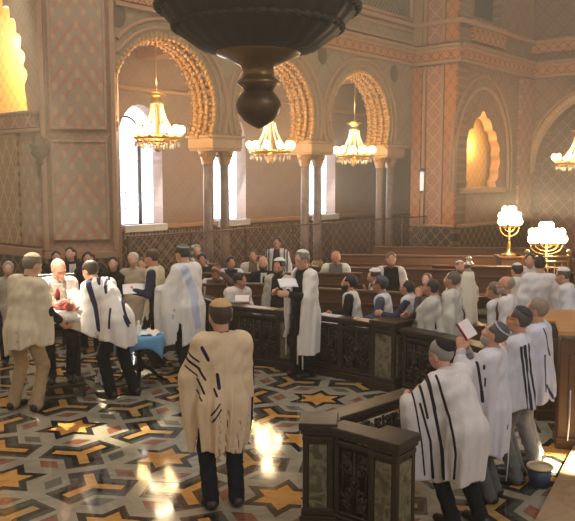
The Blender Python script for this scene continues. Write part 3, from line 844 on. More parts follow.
run(NLp, NLu, -5, 4, nz_t-1, nz_t+5, 1.0, m_niche)
run(NLp, NLu, -1, 3.9, nz_t-.32, nz_t-.02, -.04, m_pink); run(NLp, NLu, -1, 4, nz_t-.06, nz_t+.02, -.08, m_stone2, .02); run(NLp, NLu, -1, 4, nz_t-.42, nz_t-.34, -.08, m_stone2, .02)
m_ldado = diaper('gold_leafwork', (178, 140, 98), (206, 172, 120), (150, 104, 72), .34, .62, .6, ax='X', az='Z', amt=.7)
run(NLp, NLu, -1, 3.2, 1.4, nz_t-.42, -.02, m_ldado); run(NLp, NLu, 3.3, 3.9, 1.4, nz_t-.6, -.02, m_orn)
run(NLp, NLu, -1, 4, 1.15, 1.35, -.06, m_stone2, .02); run(NLp, NLu, -1, 4, 0, 1.15, -.04, m_dadoz)
# ---- right pier, right niche wall, far wall
RP0 = W(s_r, 0, -.36); RP0 = (RP0.x, RP0.y)
RB = Vector((5.02, 22.75)); ru = RB-Vector(RP0); RL = ru.length; ru = (ru.x/RL, ru.y/RL)
rw = slab('wall_pier', [(0, 0), (RL, 0), (RL, 10), (0, 10)], [], RP0, ru, 0, .6, m_wallr); rw['kind'] = 'structure'
def vstrip(p0, u, f0, f1, z0, z1, m, d=-.05): return run(p0, u, f0, f1, z0, z1, d, m)
for z0, z1 in ((1.35, 6.1), (6.75, 10)):
    vstrip(RP0, ru, 0, RL*.22, z0, z1, m_orange if z0 < 3 else m_stone2); vstrip(RP0, ru, RL*.26, RL*.32, z0, z1, m_stone2, -.08)
    vstrip(RP0, ru, RL*.34, RL*.66, z0, z1, m_pink, -.02); vstrip(RP0, ru, RL*.68, RL*.73, z0, z1, m_stone2, -.08); vstrip(RP0, ru, RL*.75, RL, z0, z1, m_orange)
entablature(RP0, ru, 0, RL+.15, -.06)
run(RP0, ru, 0, RL, 0, 1.3, -.06, m_dadoz); run(RP0, ru, 0, RL, 1.3, 1.38, -.1, m_stone2, .02)
RN0 = (RB.x, RB.y); RNL = 5.1
def rn(px, py): return PL(px, py, RN0, U)
nsa, nzb = rn(464, 188); nsb, _ = rn(498, 188); _, nzt = rn(481, 104)
nc_, nr_ = (nsa+nsb)/2, (nsb-nsa)/2
hole = [(nc_-nr_*.9, nzb)]+arch_pts(nc_, nr_, nzt-2.1*nr_, nzt-1.5*nr_, nr_*1.0, 11, .09, 66, .25*nr_)+[(nc_+nr_*.9, nzb)]
gz0, gz1 = 7.6, 9.2; ga, gb = rn(474, 30)[0], rn(501, 30)[0]
rnw = slab('wall_right', [(0, 0), (RNL, 0), (RNL, 10), (0, 10)], [hole[::-1], [(ga, gz0), (ga, gz1+.6), (gb, gz1+.6), (gb, gz0)]], RN0, U, 0, .3, m_wallr); rnw.data.materials.append(m_gilt)
for f in rnw.data.polygons:
    if abs(f.normal.z) < .5 and nsa-.3 < f.center.x < nsb+.3 and nzb-.1 < f.center.y < nzt+.4: f.material_index = 1
rnw['kind'] = 'structure'
run(RN0, U, nsa-.3, nsb+2.2, nzb-1.0, nzt+1.0, .5, m_niche); run(RN0, U, ga-.3, gb+2.5, gz0-.6, gz1+1.3, .9, m_dark)
mb = MB()
for rr, w in ((nr_*1.55, .06), (nr_*1.78, .04)):
    zc = nzt-1.5*nr_
    mb.tube([W(nc_-rr, nzb-.1, -.02, RN0, U)]+[W(nc_+rr*math.cos(a), zc+rr*1.25*math.sin(a), -.02, RN0, U) for a in np.linspace(PI, 0, 25)]+[W(nc_+rr, nzb-.1, -.02, RN0, U)], w, 6, m_stone2)
trim(mb)
entablature(RN0, U, -.1, RNL, -.06)
run(RN0, U, RNL-1.0, RNL, 1.35, 6.1, -.03, m_pink); run(RN0, U, 0, RNL, 0, 1.3, -.06, m_dadoz); run(RN0, U, 0, RNL, 1.3, 1.4, -.1, m_stone2, .02)
run(RN0, U, ga-.2, gb+.2, 6.85, gz0-.12, -.03, m_orange_c)
run(RN0, U, nsa-.3, nsb+.3, nzb-.16, nzb, -.08, m_stone2, .02)
FW0 = W(RNL, 0, 0, RN0, U); FW0 = (FW0.x, FW0.y); FU = (ru[0], ru[1]); FL = 9
fa, fz = PL(528, 160, FW0, FU); ft = PL(578, 93, FW0, FU); fr_ = 2.55; fc = fa+fr_+.25
zc_ = ft[1]-fr_
hole = [(fc-fr_, .02)]+[(fc+fr_*math.cos(a), zc_+fr_*math.sin(a)) for a in np.linspace(PI, 0, 31)]+[(fc+fr_, .02)]
g0 = PL(527, 45, FW0, FU)[1]; gs = PL(527, 45, FW0, FU)[0]
fw = slab('wall_far', [(0, 0), (FL, 0), (FL, 10), (0, 10)], [hole[::-1], [(gs, g0), (gs, 9.7), (FL-.3, 9.7), (FL-.3, g0)]], FW0, FU, 0, .5, m_wallr); fw['kind'] = 'structure'
entablature(FW0, FU, 0, FL, -.06)
mb = MB()
for k in range(64):
    a = PI*k/63; mb.ball(W(fc+(fr_+.16)*math.cos(a), zc_+(fr_+.16)*math.sin(a), -.04, FW0, FU), (.13, .13, .13), m_stone, 8)
trim(mb)
mb = MB()
for rr in (fr_+.02, fr_+.34): mb.tube([W(fc+rr*math.cos(a), zc_+rr*math.sin(a), -.04, FW0, FU) for a in np.linspace(0, PI, 33)], .05, 6, m_stone2)
trim(mb)
run(FW0, FU, -5, FL+3, 0, 11, 3.2, m_pink); run(FW0, FU, 0, FL, g0-.35, g0-.05, -.04, m_orange_c); run(FW0, FU, gs, FL, g0+.02, g0+.5, .35, m_dadoz)
run(FW0, FU, gs-.1, FL, g0+.5, g0+.58, .3, m_brass)
for k in range(3):
    mb = MB(); b = W(gs+.9+k*1.6, 0, .25, FW0, FU); mb.lathe([(.14, g0), (.1, g0+.1), (.09, g0+1.9), (.2, g0+2.1)], b, 12, m_stone); trim(mb)
# ---------------------------------------------------------------- carved parapets
def scroll(cx, cz, r0, turns, a0, sg, n=26):
    pts = []
    for k in range(n):
        t = k/(n-1); r = r0*(1-t*.86); a = a0+sg*turns*2*PI*t; pts.append((cx+r*math.cos(a), cz+r*math.sin(a)))
    return pts
def carved_panel(L, z0, z1, y, parent, M, dense=1.0, backing=True, name='carved_panel'):
    """pierced leaf-scroll panel between x=0 and L in a local frame M"""
    mb = MB(); H_ = z1-z0; n = max(1, round(L/(H_*.62))); w = L/n; f = lambda x, z, d=0: M @ Vector((x, y+d, z))
    if backing:
        mb.box(M @ Vector((L/2, y+.035, (z0+z1)/2)), (L, .01, H_), m_wd, R=M.to_3x3())
    for i in range(n):
        c = w*(i+.5); zc = (z0+z1)/2; q = min(w, H_)*.25
        mb.tube([f(c, z0+.01, -.01), f(c, zc, -.014), f(c, z1-.01, -.01)], .014, 6)
        mb.ball(f(c, zc, -.012), (q*.42, .03, q*.42), None, 10)
        mb.tube([f(c+q*.62*math.cos(a), zc+q*.62*math.sin(a), -.012) for a in np.linspace(0, 2*PI, 17)[:-1]], .011, 5, None, True)
        for sx in (-1, 1):
            for sz in (-1, 1):
                pts = scroll(c+sx*w*.25, zc+sz*H_*.19, q*.86, 1.35, PI/2*(1-sx), sx*sz)
                mb.tube([f(x, z, -.010) for x, z in pts], [.016-.006*k/25 for k in range(26)], 6)
                pts = scroll(c+sx*w*.22, zc+sz*H_*.40, q*.55, 1.2, -sz*PI/2, sx*sz, 20)
                mb.tube([f(x, z, -.010) for x, z in pts], .011, 6)
                mb.tube([f(c, zc+sz*H_*.08, -.008), f(c+sx*w*.13, zc+sz*H_*.3, -.012), f(c+sx*w*.44, zc+sz*H_*.46, -.01)], .010, 5)
                for t in (.2, .5, .8):
                    mb.ball(f(c+sx*w*(.08+.36*t), zc+sz*H_*(.08+.36*t), -.012), (.026, .018, .034), None, 8, M.to_3x3())
            mb.tube([f(c+sx*w*.46, z0+.02, -.008), f(c+sx*w*.40, zc, -.014), f(c+sx*w*.46, z1-.02, -.008)], .010, 5)
    return mb.build(name, m_wd, parent)
def seg_frame(a, b):
    a, b = Vector(a), Vector(b); d = b-a; L = d.length; ang = math.atan2(d.y, d.x)
    return L, Matrix.Translation((a.x, a.y, 0)) @ Matrix.Rotation(ang, 4, 'Z'), ang
def rail(mb, M, L, z, h, dp, ov=0.0, bev=.012):
    mb.box(M @ Vector((L/2, 0, z+h/2)), (L+ov*2, dp, h), None, R=M.to_3x3(), bev=bev)
def post(root, x, y, ang, H_, w, d, marble_=True, label=None):
    M = Matrix.Translation((x, y, 0)) @ Matrix.Rotation(ang, 4, 'Z'); R = M.to_3x3(); mb = MB(); bx = lambda c, s, b=.008: mb.box(M @ Vector(c), s, None, R=R, bev=b)
    bx((0, 0, .06), (w+.05, d+.05, .12)); bx((0, 0, .15), (w+.02, d+.02, .06)); bx((0, 0, H_/2), (w-.03, d-.03, H_-.1), .004)
    for sx in (-1, 1):
        for sy in (-1, 1): bx((sx*(w/2-.022), sy*(d/2-.022), H_/2), (.044, .044, H_-.16))
    bx((0, 0, H_-.13), (w+.01, d+.01, .04)); bx((0, 0, H_-.075), (w+.03, d+.03, .04)); bx((0, 0, H_-.03), (w+.06, d+.06, .06))
    o = mb.build('post', m_wd, root)
    if marble_:
        mb = MB()
        for sg in (-1, 1):
            mb.box(M @ Vector((0, sg*(d/2-.012), H_*.5)), (w-.1, .012, H_-.36), None, R=R); mb.box(M @ Vector((sg*(w/2-.012), 0, H_*.5)), (.012, d-.1, H_-.36), None, R=R)
        q = mb.build('marble_panel', m_verd, o); q['label'] = 'mottled green marble panel'
    return o
def parapet(pts, label, H_=.86, posts=(), th=.12, group=None, backing=True, name='carved_parapet'):
    root = empty(name, (0, 0, 0)); tag(root, label, 'parapet', group)
    tr, br = MB(), MB()
    for a, b in zip(pts, pts[1:]):
        L, M, ang = seg_frame(a, b)
        rail(tr, M, L, H_-.05, .05, th+.1, .03); rail(tr, M, L, H_-.085, .035, th+.05, .015); rail(tr, M, L, H_-.16, .05, th, 0)
        rail(br, M, L, 0, .10, th+.06, .015); rail(br, M, L, .10, .04, th+.02, 0); rail(br, M, L, .14, .03, th-.02, 0)
        for x in (.02, L-.02): br.box(M @ Vector((x, 0, H_/2)), (.05, th, H_-.12), None, R=M.to_3x3(), bev=.006)
        n = max(1, round((L-.1)/.62)); w = (L-.1)/n
        for i in range(n):
            M2 = M @ Matrix.Translation((.05+w*i, 0, 0))
            carved_panel(w-.05 if i < n-1 else w, .18, H_-.17, -th*.22, root, M2, backing=backing)
            if i < n-1: br.box(M2 @ Vector((w-.02, 0, H_/2)), (.05, th*.8, H_-.2), None, R=M.to_3x3(), bev=.006)
    tr.build('top_rail', m_wd, root); br.build('base_rail', m_wd, root)
    for (x, y, ang, w, d) in posts: post(root, x, y, ang, H_+.02, w, d)
    return root
# near enclosure
np0, np1 = (.40, 5.77), (.68, 5.54); na = math.atan2(np1[1]-np0[1], np1[0]-np0[0])
near = parapet([np0, np1], 'near dark carved parapet with green marble posts, leaned on by the black striped man',
               posts=[(.25, 5.86, -.1, .24, .26), (.78, 5.46, na, .24, .27)], H_=.85)
L, M, ang = seg_frame((.33, 6.02), (1.12, 6.78)); trm = MB(); rail(trm, M, L, .78, .05, .2, .03); rail(trm, M, L, .72, .065, .14); trm.build('side_rail', m_wd, near); trm = MB(); rail(trm, M, L, 0, .16, .16); trm.build('side_plinth', m_wd, near)
for i in range(2): carved_panel(L/2-.06, .18, .70, 0, near, M @ Matrix.Translation((.03+L/2*i, 0, 0)), backing=False)
mb = MB(); mb.box((.36, 5.90, .43), (.12, .14, .84), None, .1, .01); mb.build('corner_stile', m_wd, near)
# far parapet, left of its post and right of it
parapet([(-1.52, 12.5), (-.86, 11.42), (.18, 10.76), (.76, 10.36), (1.16, 10.02)], 'long curved dark carved parapet behind the reader in the black robe', posts=[(.02, 10.83, -.55, .28, .2)])
pp = empty('parapet_pier', (1.36, 9.82, 0)); tag(pp, 'short square marble-faced pier between the two far carved parapets', 'parapet pier')
o = post(pp, 0, 0, -.75, .92, .36, .36)
parapet([(1.52, 9.58), (1.89, 9.14), (2.16, 8.72), (2.36, 8.2)], 'right-hand carved parapet of pierced scrollwork below the man in glasses resting his chin')
parapet([(-2.3, 12.05), (-1.6, 12.1)], 'low dark carved parapet behind the reader in the navy shirt', H_=.76)
# lattice screen before the columns
def lattice():
    a, b = W(-3.3, 0, -.95), W(8.2, 0, -.95); za, zb = .85, 1.62
    root = empty('lattice_screen', (a.x, a.y, 0)); tag(root, 'long see-through lattice screen standing before the marble columns', 'screen')
    L, M, ang = seg_frame(a, b); M = Matrix.Translation(-Vector((a.x, a.y, 0))) @ M
    mb = MB(); H_ = zb-.55; st = .125; t = -H_
    while t < L:
        for sg in (1, -1):
            a0 = max(0, -t); a1 = min(H_, L-t)
            if a1 > a0:
                x0, x1 = t+a0, t+a1
                if sg < 0: x0, x1 = L-x0, L-x1
                mb.tube([M @ Vector((x0, 0, .55+a0)), M @ Vector((x1, 0, .55+a1))], .0065, 4)
        t += st
    mb.build('lattice', plain('lattice_wood', (134, 112, 100), .6), root)
    mb = MB(); rail(mb, M, L, zb-.02, .035, .05); rail(mb, M, L, .35, .2, .08); mb.build('screen_rail', m_wd2, root)
    n = 7
    for i in range(n+1):
        mb = MB(); mb.box(M @ Vector((L*i/n, 0, .82)), (.05, .05, 1.64), None, R=M.to_3x3(), bev=.005); mb.build('screen_post', m_wd2, root)
lattice()
# ---------------------------------------------------------------- pews
def pew(cx, cy, L, ang, label, group, seat=.45, back=.98):
    root = empty('pew', (cx, cy, 0), ang); tag(root, label, 'pew', group)
    mb = MB(); mb.box((0, 0, seat-.03), (L, .42, .05), None, 0, .01); mb.build('seat', m_wd2, root)
    # the wearer sits facing -y locally; the back stands behind at +y
    mb = MB(); mb.box((0, .25, back/2+.06), (L, .05, back-.12), None, 0, .008); mb.box((0, .25, back), (L, .11, .05), None, 0, .015); mb.box((0, .22, back-.2), (L, .04, .03), None, 0, .005)
    for k in range(int(L/.6)): mb.box((-L/2+.3+.6*k, .275, back*.5), (.46, .02, back*.5), None, 0, .006)
    mb.build('backrest', m_wd2, root)
    for sx in (-1, 1):
        mb = MB(); mb.box((sx*(L/2+.025), .05, .33), (.05, .46, .66), None, 0, .012); mb.tube([(sx*(L/2+.025), -.2, .66), (sx*(L/2+.025), .1, .69), (sx*(L/2+.025), .27, .75)], .035, 6); mb.build('end_panel', m_wd2, root)
    return root
PG = 'walnut pews in the hall'
pew(-.6, 12.45, 1.9, .0, 'short walnut pew behind the boy holding a red book', PG)
pew(1.35, 11.6, 2.0, -.35, 'walnut pew of the young men behind the curved parapet', PG)
pew(-.2, 13.9, 3.2, .0, 'walnut pew holding the man in the black suit', PG)
pew(1.9, 14.7, 3.2, -.2, 'walnut pew of the two older men in white shawls', PG)
pew(3.4, 17.2, 4.6, -.1, 'long empty walnut pew behind the two older men', PG)
pew(-.15, 17.25, .9, .55, 'walnut pew of the lone man before the lattice screen', PG)
pew(-1.8, 15.35, .9, .35, 'short walnut pew under the person in the grey latticed shawl', PG)
pew(4.7, 19.3, 5.0, -.1, 'long empty walnut pew farthest back under the gold pier strip', PG)
pew(4.2, 15.0, 2.6, -.15, 'empty walnut pew beside the white mantled scroll', PG)
# oak desks at the right edge, light painted into their tops
def desk(p, ang, L, top, label):
    root = empty('pew_desk', (p[0], p[1], 0), ang); tag(root, label, 'desk', 'honey topped desks at the right')
    mb = MB(); mb.box((L/2, 0, top*.5-.05), (L, .30, top-.1), None, 0, .01); mb.box((L/2, 0, .06), (L+.03, .36, .12), None, 0, .01)
    for k in range(3): mb.box((L*(.2+.3*k), -.155, top*.5), (L*.24, .02, top*.6), None, 0, .006)
    mb.build('desk_body', m_wdm, root)
    mb = MB(); mb.box((L/2, -.02, top), (L+.06, .42, .04), None, R=Matrix.Rotation(.12, 3, 'X'), bev=.012); mb.build('desk_top', m_wdl, root)
desk((2.86, 8.62), .05, 1.1, 1.18, 'oak desk, light painted into its top, behind the two standing men in white')
desk((2.80, 7.70), -.25, 1.1, 1.24, 'oak desk, light painted into its top, at the right edge of the photo')
# step of tan marble at the lower right
mb = MB(); a, b = Vector((1.70, 5.3)), Vector((3.20, 8.0)); nn = Vector((.85, -.53))
mb.prism([(a.x, a.y, 0), (a.x+nn.x*2, a.y+nn.y*2, 0), (b.x+nn.x*2, b.y+nn.y*2, 0), (b.x, b.y, 0)], .06, marble('tan_step_marble', (150, 124, 94), (176, 152, 120), .3, 4, .5))
o = mb.build('step'); tag(o, 'low tan marble step with a bright sunlit patch', 'step', kind='structure')
# ---------------------------------------------------------------- table and its things
tb = empty('side_table', (-1.98, 9.95, 0)); tag(tb, 'small round pedestal table under a blue cloth', 'table')
mb = MB(); mb.lathe([(.02, .66), (.30, .66), (.31, .675), (.30, .69), (.02, .69)], n=28); mb.build('tabletop', m_wd2, tb)
mb = MB(); mb.lathe([(.05, .2), (.06, .24), (.035, .3), (.03, .5), (.05, .6), (.08, .66)], n=14); mb.build('pedestal', m_black, tb)
for k in range(3):
    a = -PI/2+.15+k*2*PI/3; mb = MB(); mb.tube([(0.02*math.cos(a), .02*math.sin(a), .27), (.15*math.cos(a), .15*math.sin(a), .22), (.27*math.cos(a), .27*math.sin(a), .09), (.36*math.cos(a), .36*math.sin(a), .025)], [.032, .028, .024, .022], 8); mb.build('leg', m_black, tb)
def tablecloth():
    bm = bmesh.new(); n, rings = 64, 14; V = []
    for i in range(rings+1):
        row = []
        for k in range(n):
            a = 2*PI*k/n; sq = .34/max(abs(math.cos(a-.35)), abs(math.sin(a-.35))); t = i/rings; r = sq*t*1.25
            if r <= .315: p = (r*math.cos(a), r*math.sin(a), .698)
            else:
                e = r-.315; rr = .322+.03*e/.2+.012*math.sin(a*9)*min(1, e*6); p = (rr*math.cos(a), rr*math.sin(a), .698-e*1.15)
            row.append(bm.verts.new(p))
        V.append(row)
    for i in range(rings):
        for k in range(n):
            f = bm.faces.new((V[i][k], V[i][(k+1) % n], V[i+1][(k+1) % n], V[i+1][k])); f.smooth = True
    bmesh.ops.remove_doubles(bm, verts=bm.verts, dist=1e-5)
    me = bpy.data.meshes.new('tablecloth'); bm.to_mesh(me); bm.free(); me.materials.append(plain('blue_disposable_cloth', (92, 152, 196), .7, var=.1))
    o = link(bpy.data.objects.new('tablecloth', me)); o.location = (-1.98, 9.95, 0); m = o.modifiers.new('thick', 'SOLIDIFY'); m.thickness = .006; return o
tag(tablecloth(), 'blue cloth draped over the small pedestal table', 'tablecloth')
mb = MB(); mb.lathe([(.028, 0), (.032, .01), (.032, .11), (.028, .13), (.012, .15), (.012, .165)], n=16); sb = mb.build('spray_bottle', plain('white_plastic', (232, 232, 230), .35), None); sb.location = (-1.96, 9.86, .702); tag(sb, 'white spray bottle standing on the blue tablecloth', 'bottle')
mb = MB(); mb.box((0, -.012, .185), (.026, .06, .03), None, 0, .008); mb.tube([(0, -.03, .175), (0, -.04, .15), (0, -.03, .135)], .006, 6); mb.lathe([(.014, .16), (.014, .176)], n=10); mb.build('trigger', plain('white_plastic', (232, 232, 230), .35), sb)
def lump(name, loc, sx, sy, sz, m, label, cat, seed=0):
    n = 28; bm = bmesh.new(); r = random.Random(seed); ph = [r.uniform(0, 6) for _ in range(6)]; g = []
    for i in range(n):
        row = []
        for j in range(n):
            u, v = i/(n-1)*2-1, j/(n-1)*2-1; k = max(0, 1-(abs(u)**3+abs(v)**3)*.62)
            z = sz*k*(.6+.25*math.sin(u*7+ph[0]+2*v)+.2*math.sin(v*9+ph[1]-u*3))+.004
            row.append(bm.verts.new((u*sx*(1+.12*math.sin(v*4+ph[2])), v*sy*(1+.12*math.sin(u*5+ph[3])), max(.004, z))))
        g.append(row)
    for i in range(n-1):
        for j in range(n-1):
            f = bm.faces.new((g[i][j], g[i+1][j], g[i+1][j+1], g[i][j+1])); f.smooth = True
    me = bpy.data.meshes.new(name); bm.to_mesh(me); bm.free(); me.materials.append(m)
    o = link(bpy.data.objects.new(name, me)); o.location = loc; s_ = o.modifiers.new('thick', 'SOLIDIFY'); s_.thickness = .005; tag(o, label, cat); return o
lump('towel', (-1.84, 9.93, .702), .13, .13, .07, cloth((235, 230, 222)), 'crumpled white towel on the right of the blue tablecloth', 'towel', 3)
lump('plastic_packet', (-2.1, 9.85, .702), .09, .07, .035, plain('clear_wrap', (205, 214, 220), .2), 'shiny plastic packet beside the spray bottle', 'packet', 5)
lump('cloth_bag', (-2.52, 10.0, .001), .07, .07, .2, cloth((214, 208, 198)), 'small white cloth bag on the floor by the black trouser legs', 'bag', 9)
# bucket beside the standing men
bk = empty('bucket', (2.27, 6.60, 0)); tag(bk, 'blue bucket with a pale rim on the floor beside the standing men', 'bucket')
mb = MB(); mb.lathe([(.09, .005), (.105, .18), (.10, .18), (.086, .02)], n=24); mb.build('bucket_body', plain('blue_plastic', (58, 74, 104), .45), bk)
mb = MB(); mb.tube([(.108*math.cos(a), .108*math.sin(a), .182) for a in np.linspace(0, 2*PI, 25)[:-1]], .012, 8, None, True); mb.lathe([(.02, .172), (.099, .172), (.099, .178), (.02, .18)], n=24); mb.build('rim', plain('cream_rim', (214, 196, 160), .5), bk)
# high chair of the seated man, and the chair at the left edge
def high_chair(x, y, ang, label):
    root = empty('high_chair', (x, y, 0), ang); tag(root, label, 'chair')
    mb = MB(); mb.box((0, 0, .76), (.56, .5, .06), None, 0, .015); mb.build('seat', m_wd, root)
    mb = MB(); mb.box((0, -.25, 1.12), (.56, .05, .74), None, 0, .02); mb.build('backrest', m_wd, root)
    for sx in (-1, 1):
        for sy in (-1, 1):
            mb = MB(); mb.lathe([(.028, .02), (.034, .1), (.022, .3), (.03, .5), (.026, .74)], (sx*.24, sy*.2, 0), 10); mb.build('leg', m_wd, root)
    mb = MB(); mb.box((0, .42, .17), (.56, .36, .05), None, 0, .012); mb.box((-.25, .42, .08), (.04, .34, .15), None); mb.box((.25, .42, .08), (.04, .34, .15), None); mb.build('footrest', m_wd, root)
# ---------------------------------------------------------------- lamps
m_bulb = emis('warm_bulb', (255, 214, 140), 26)
def chandelier(c, r, chain_top, label, nb=11, scale=1.0):
    root = empty('chandelier', c); tag(root, label, 'chandelier', 'crystal chandeliers under the arches')
    mb = MB(); mb.tube([(0, 0, .95), (0, 0, chain_top-c.z)], .012, 6); mb.build('chain', m_brass, root)
    mb = MB(); mb.lathe([(.03, .96), (.20, .95), (.22, .92), (.12, .88), (.10, .80), (.16, .77), (.13, .72), (.05, .70)], n=18); mb.build('crown', m_brass, root)
    mb = MB(); mb.tube([(r*math.cos(a), r*math.sin(a), 0) for a in np.linspace(0, 2*PI, 37)[:-1]], .035, 8, None, True)
    mb.tube([(r*.96*math.cos(a), r*.96*math.sin(a), -.09) for a in np.linspace(0, 2*PI, 37)[:-1]], .022, 8, None, True); mb.lathe([(.04, -.3), (.08, -.26), (.05, -.2), (.06, .5), (.03, .7)], n=12)
    for k in range(6): a = k*PI/3; mb.tube([(0, 0, -.15), (r*math.cos(a), r*math.sin(a), -.03)], .014, 6)
    mb.build('ring', m_brass, root)
    mb = MB(); ts = np.linspace(0, 1, 61); mb.tube([(.13+(r*.93-.13)*(t**1.8), 0, .74-.72*t) for t in ts], [.009+.016*abs(math.sin(PI*15*t)) for t in ts], 6)
    st_ = mb.build('crystal_strand', m_crys, root)
    for k in range(1, 12): o = st_.copy(); link(o, root); o.rotation_euler = (0, 0, 2*PI*k/12)
    mb = MB(); mb.lathe([(.004, .07), (.02, .02), (.024, 0), (.016, -.03), (.003, -.06)], n=8); dr = mb.build('crystal_drop', m_crys, root)
    for k in range(36):
        a = 2*PI*k/24 if k < 24 else 2*PI*(k-23.5)/12; rr = r if k < 24 else r*.7
        o = dr if k == 0 else dr.copy()
        if k: link(o, root)
        o.location = (rr*math.cos(a), rr*math.sin(a), -.14 if k < 24 else -.19)
    for k in range(nb):
        a = 2*PI*k/nb; x, y = (r+.05)*math.cos(a), (r+.05)*math.sin(a)
        mb = MB(); mb.lathe([(.03, .02), (.045, .03), (.02, .05), (.018, .10)], (x, y, 0), 8, m_brass); cd = mb.build('candle_holder', None, root)
        mb = MB(); mb.ball((x, y, .175), (.08, .08, .095), m_bulb, 10); mb.build('bulb', None, cd)
    return root
def chand_at(s, d, px, py, r, label, top): q = W(s, 0, d); z = P(px, py, q.y).z; return chandelier(Vector((q.x, q.y, z)), r, top, label)
chand_at(cen[0], 0, 160, 138, .48, 'crystal chandelier hanging before the tall bright window in the first arch', 5.72)
chand_at(cen[1]+.1, 0, 272, 152, .50, 'crystal chandelier hanging below the dark urn in the middle arch', 5.74)
chand_at(cen[2]+.15, 0, 356, 156, .50, 'crystal chandelier hanging in the third arch from the left', 5.74)
q = P(578, 163, 22.5); chandelier(q, .62, 8.6, 'crystal chandelier cut off by the right edge of the photo')
# the huge dark lamp overhead
hl = empty('hanging_lamp', (-.225, 6.0, 3.05)); tag(hl, 'huge dark scalloped hanging lamp overhead with a brass neck and urn', 'lamp')
m_bowl = plain('dark_patinated_bowl', (50, 44, 32), .62, .25, var=.3, scale=12, bump=.35)
mb = MB(); mb.lathe([(.30, .66), (.44, .69), (.60, .80), (.73, .96), (.80, 1.12), (.82, 1.30), (.78, 1.42), (.5, 1.5), (.05, 1.52)], n=96, lobes=24, amp=.018); mb.build('bowl', m_bowl, hl)
for (r_, z_, q_) in ((.765, 1.0, .034), (.645, .85, .028)):
    mb = MB(); N_ = 48*8; mb.tube([(r_*math.cos(2*PI*k/N_), r_*math.sin(2*PI*k/N_), z_) for k in range(N_)], [q_*(.45+.55*abs(math.sin(PI*k/8))) for k in range(N_)], 8, None, True); mb.build('beading', m_bowl, hl)
mb = MB(); mb.lathe([(.05, .72), (.31, .70), (.33, .67), (.32, .65), (.22, .61), (.14, .57), (.12, .52), (.125, .48), (.165, .45), (.165, .43), (.13, .41), (.11, .38)], n=36); o = mb.build('neck', plain('aged_brass', (132, 104, 60), .34, .8, bump=.1), hl); o['label'] = 'bright brass neck'
mb = MB(); mb.lathe([(.10, .385), (.13, .36), (.165, .31), (.178, .27), (.162, .21), (.115, .15), (.06, .115), (.005, .09)], n=36); mb.build('urn', m_bronze, hl)
mb = MB(); mb.tube([(0, 0, 1.5), (0, 0, 6.5)], .04, 10); mb.build('rod', m_bronze, hl)
# candelabra near the right wall
def candelabrum(px, py, Y, zb, w, label, nb=7, rows=1, bub=.06):
    q = P(px, py, Y); root = empty('candelabrum', (q.x, q.y, zb)); tag(root, label, 'candelabrum'); z = q.z-zb-.2
    mb = MB(); mb.lathe([(.16, 0), (.15, .03), (.06, .06), (.03, .14), (.045, .2), (.022, .3), (.02, z*.5), (.035, z*.52), (.02, z*.56), (.018, z)], n=14); mb.build('stem', m_brass, root)
    mb = MB()
    for k in range(nb):
        x = (k-(nb-1)/2)/((nb-1)/2)*w/2; mb.tube([(x*t, .05*math.sin(k), z-.22*(1-t)*abs(x)/(w/2)-.04+.0*t) if False else (x*math.sin(t*PI/2), .04*math.sin(k*2.1)*t, z-.02-.20*abs(x)/(w/2)*math.cos(t*PI/2)) for t in np.linspace(0, 1, 9)], .013, 6)
        mb.lathe([(.012, z-.02), (.035, z), (.03, z+.02), (.012, z+.05)], (x, .04*math.sin(k*2.1), 0), 8)
    mb.build('branches', m_brass, root)
    for k in range(nb):
        x = (k-(nb-1)/2)/((nb-1)/2)*w/2
        for j in range(rows):  # extra bulb rows added to build up the lamp's glare
            if j == 2 and abs(x) > w*.3: continue
            y_ = .04*math.sin(k*2.1)+.05*(j-1)
            if j:
                mb = MB(); mb.tube([(x*.5, 0, z-.05), (x*.9, y_, z+.02), (x*.92, y_, z+.09*j)], .01, 6); mb.build('branch', m_brass, root)
            mb = MB(); mb.ball((x*(1-.08*j), y_, z+.10+.13*j), (bub, bub, bub*1.2), m_bulb, 10); mb.build('bulb', None, root)
candelabrum(510, 217, 16.5, 1.1, .42, 'tall branched candelabrum with glowing globes, extra ones added as glare', 5, 3, .066)
candelabrum(547, 234, 15.5, .9, .66, 'wide candelabrum of glowing globes, some added as glare, above the brass railing', 7, 3, .078)
mb = MB()
for (px, py, Y, h_) in ((510, 252, 16.5, 1.1), (547, 262, 15.5, .9)):
    q = P(px, py, Y); s_ = MB(); s_.box((0, 0, h_/2), (.5, .4, h_), None, 0, .015); s_.box((0, 0, h_-.03), (.58, .48, .06), None, 0, .015); s_.box((0, 0, .06), (.58, .48, .12), None, 0, .015)
    o = s_.build('pedestal_stand', m_wd2); o.location = (q.x, q.y, 0); tag(o, 'walnut stand under the %s candelabrum' % ('tall' if px == 510 else 'wide'), 'stand')
# brass railing with ball finials
def brass_rail():
    a, b = P(527, 258, 14.0), P(569, 258, 14.0); root = empty('brass_railing', (a.x, a.y, 0)); tag(root, 'low brass railing with ball finials below the wide candelabrum', 'railing'); L = b.x-a.x
    zt = P(527, 257, 14).z; z2 = P(527, 262, 14).z; mb = MB()
    for z in (zt, z2, .5): mb.tube([(0, 0, z), (L, 0, z)], .022, 8)
    mb.build('rail', m_brass, root)
    for k in range(2):
        mb = MB(); mb.lathe([(.05, .02), (.03, .08), (.026, zt), (.04, zt+.03), (.02, zt+.05)], (L*k, 0, 0), 10); mb.ball((L*k, 0, zt+.09), .05, None, 10); mb.build('rail_post', m_brass, root)
    for k in range(1, 6):
        mb = MB(); mb.tube([(L*k/6, 0, .5), (L*k/6, 0, z2)], .012, 6); mb.build('baluster', m_brass, root)
brass_rail()
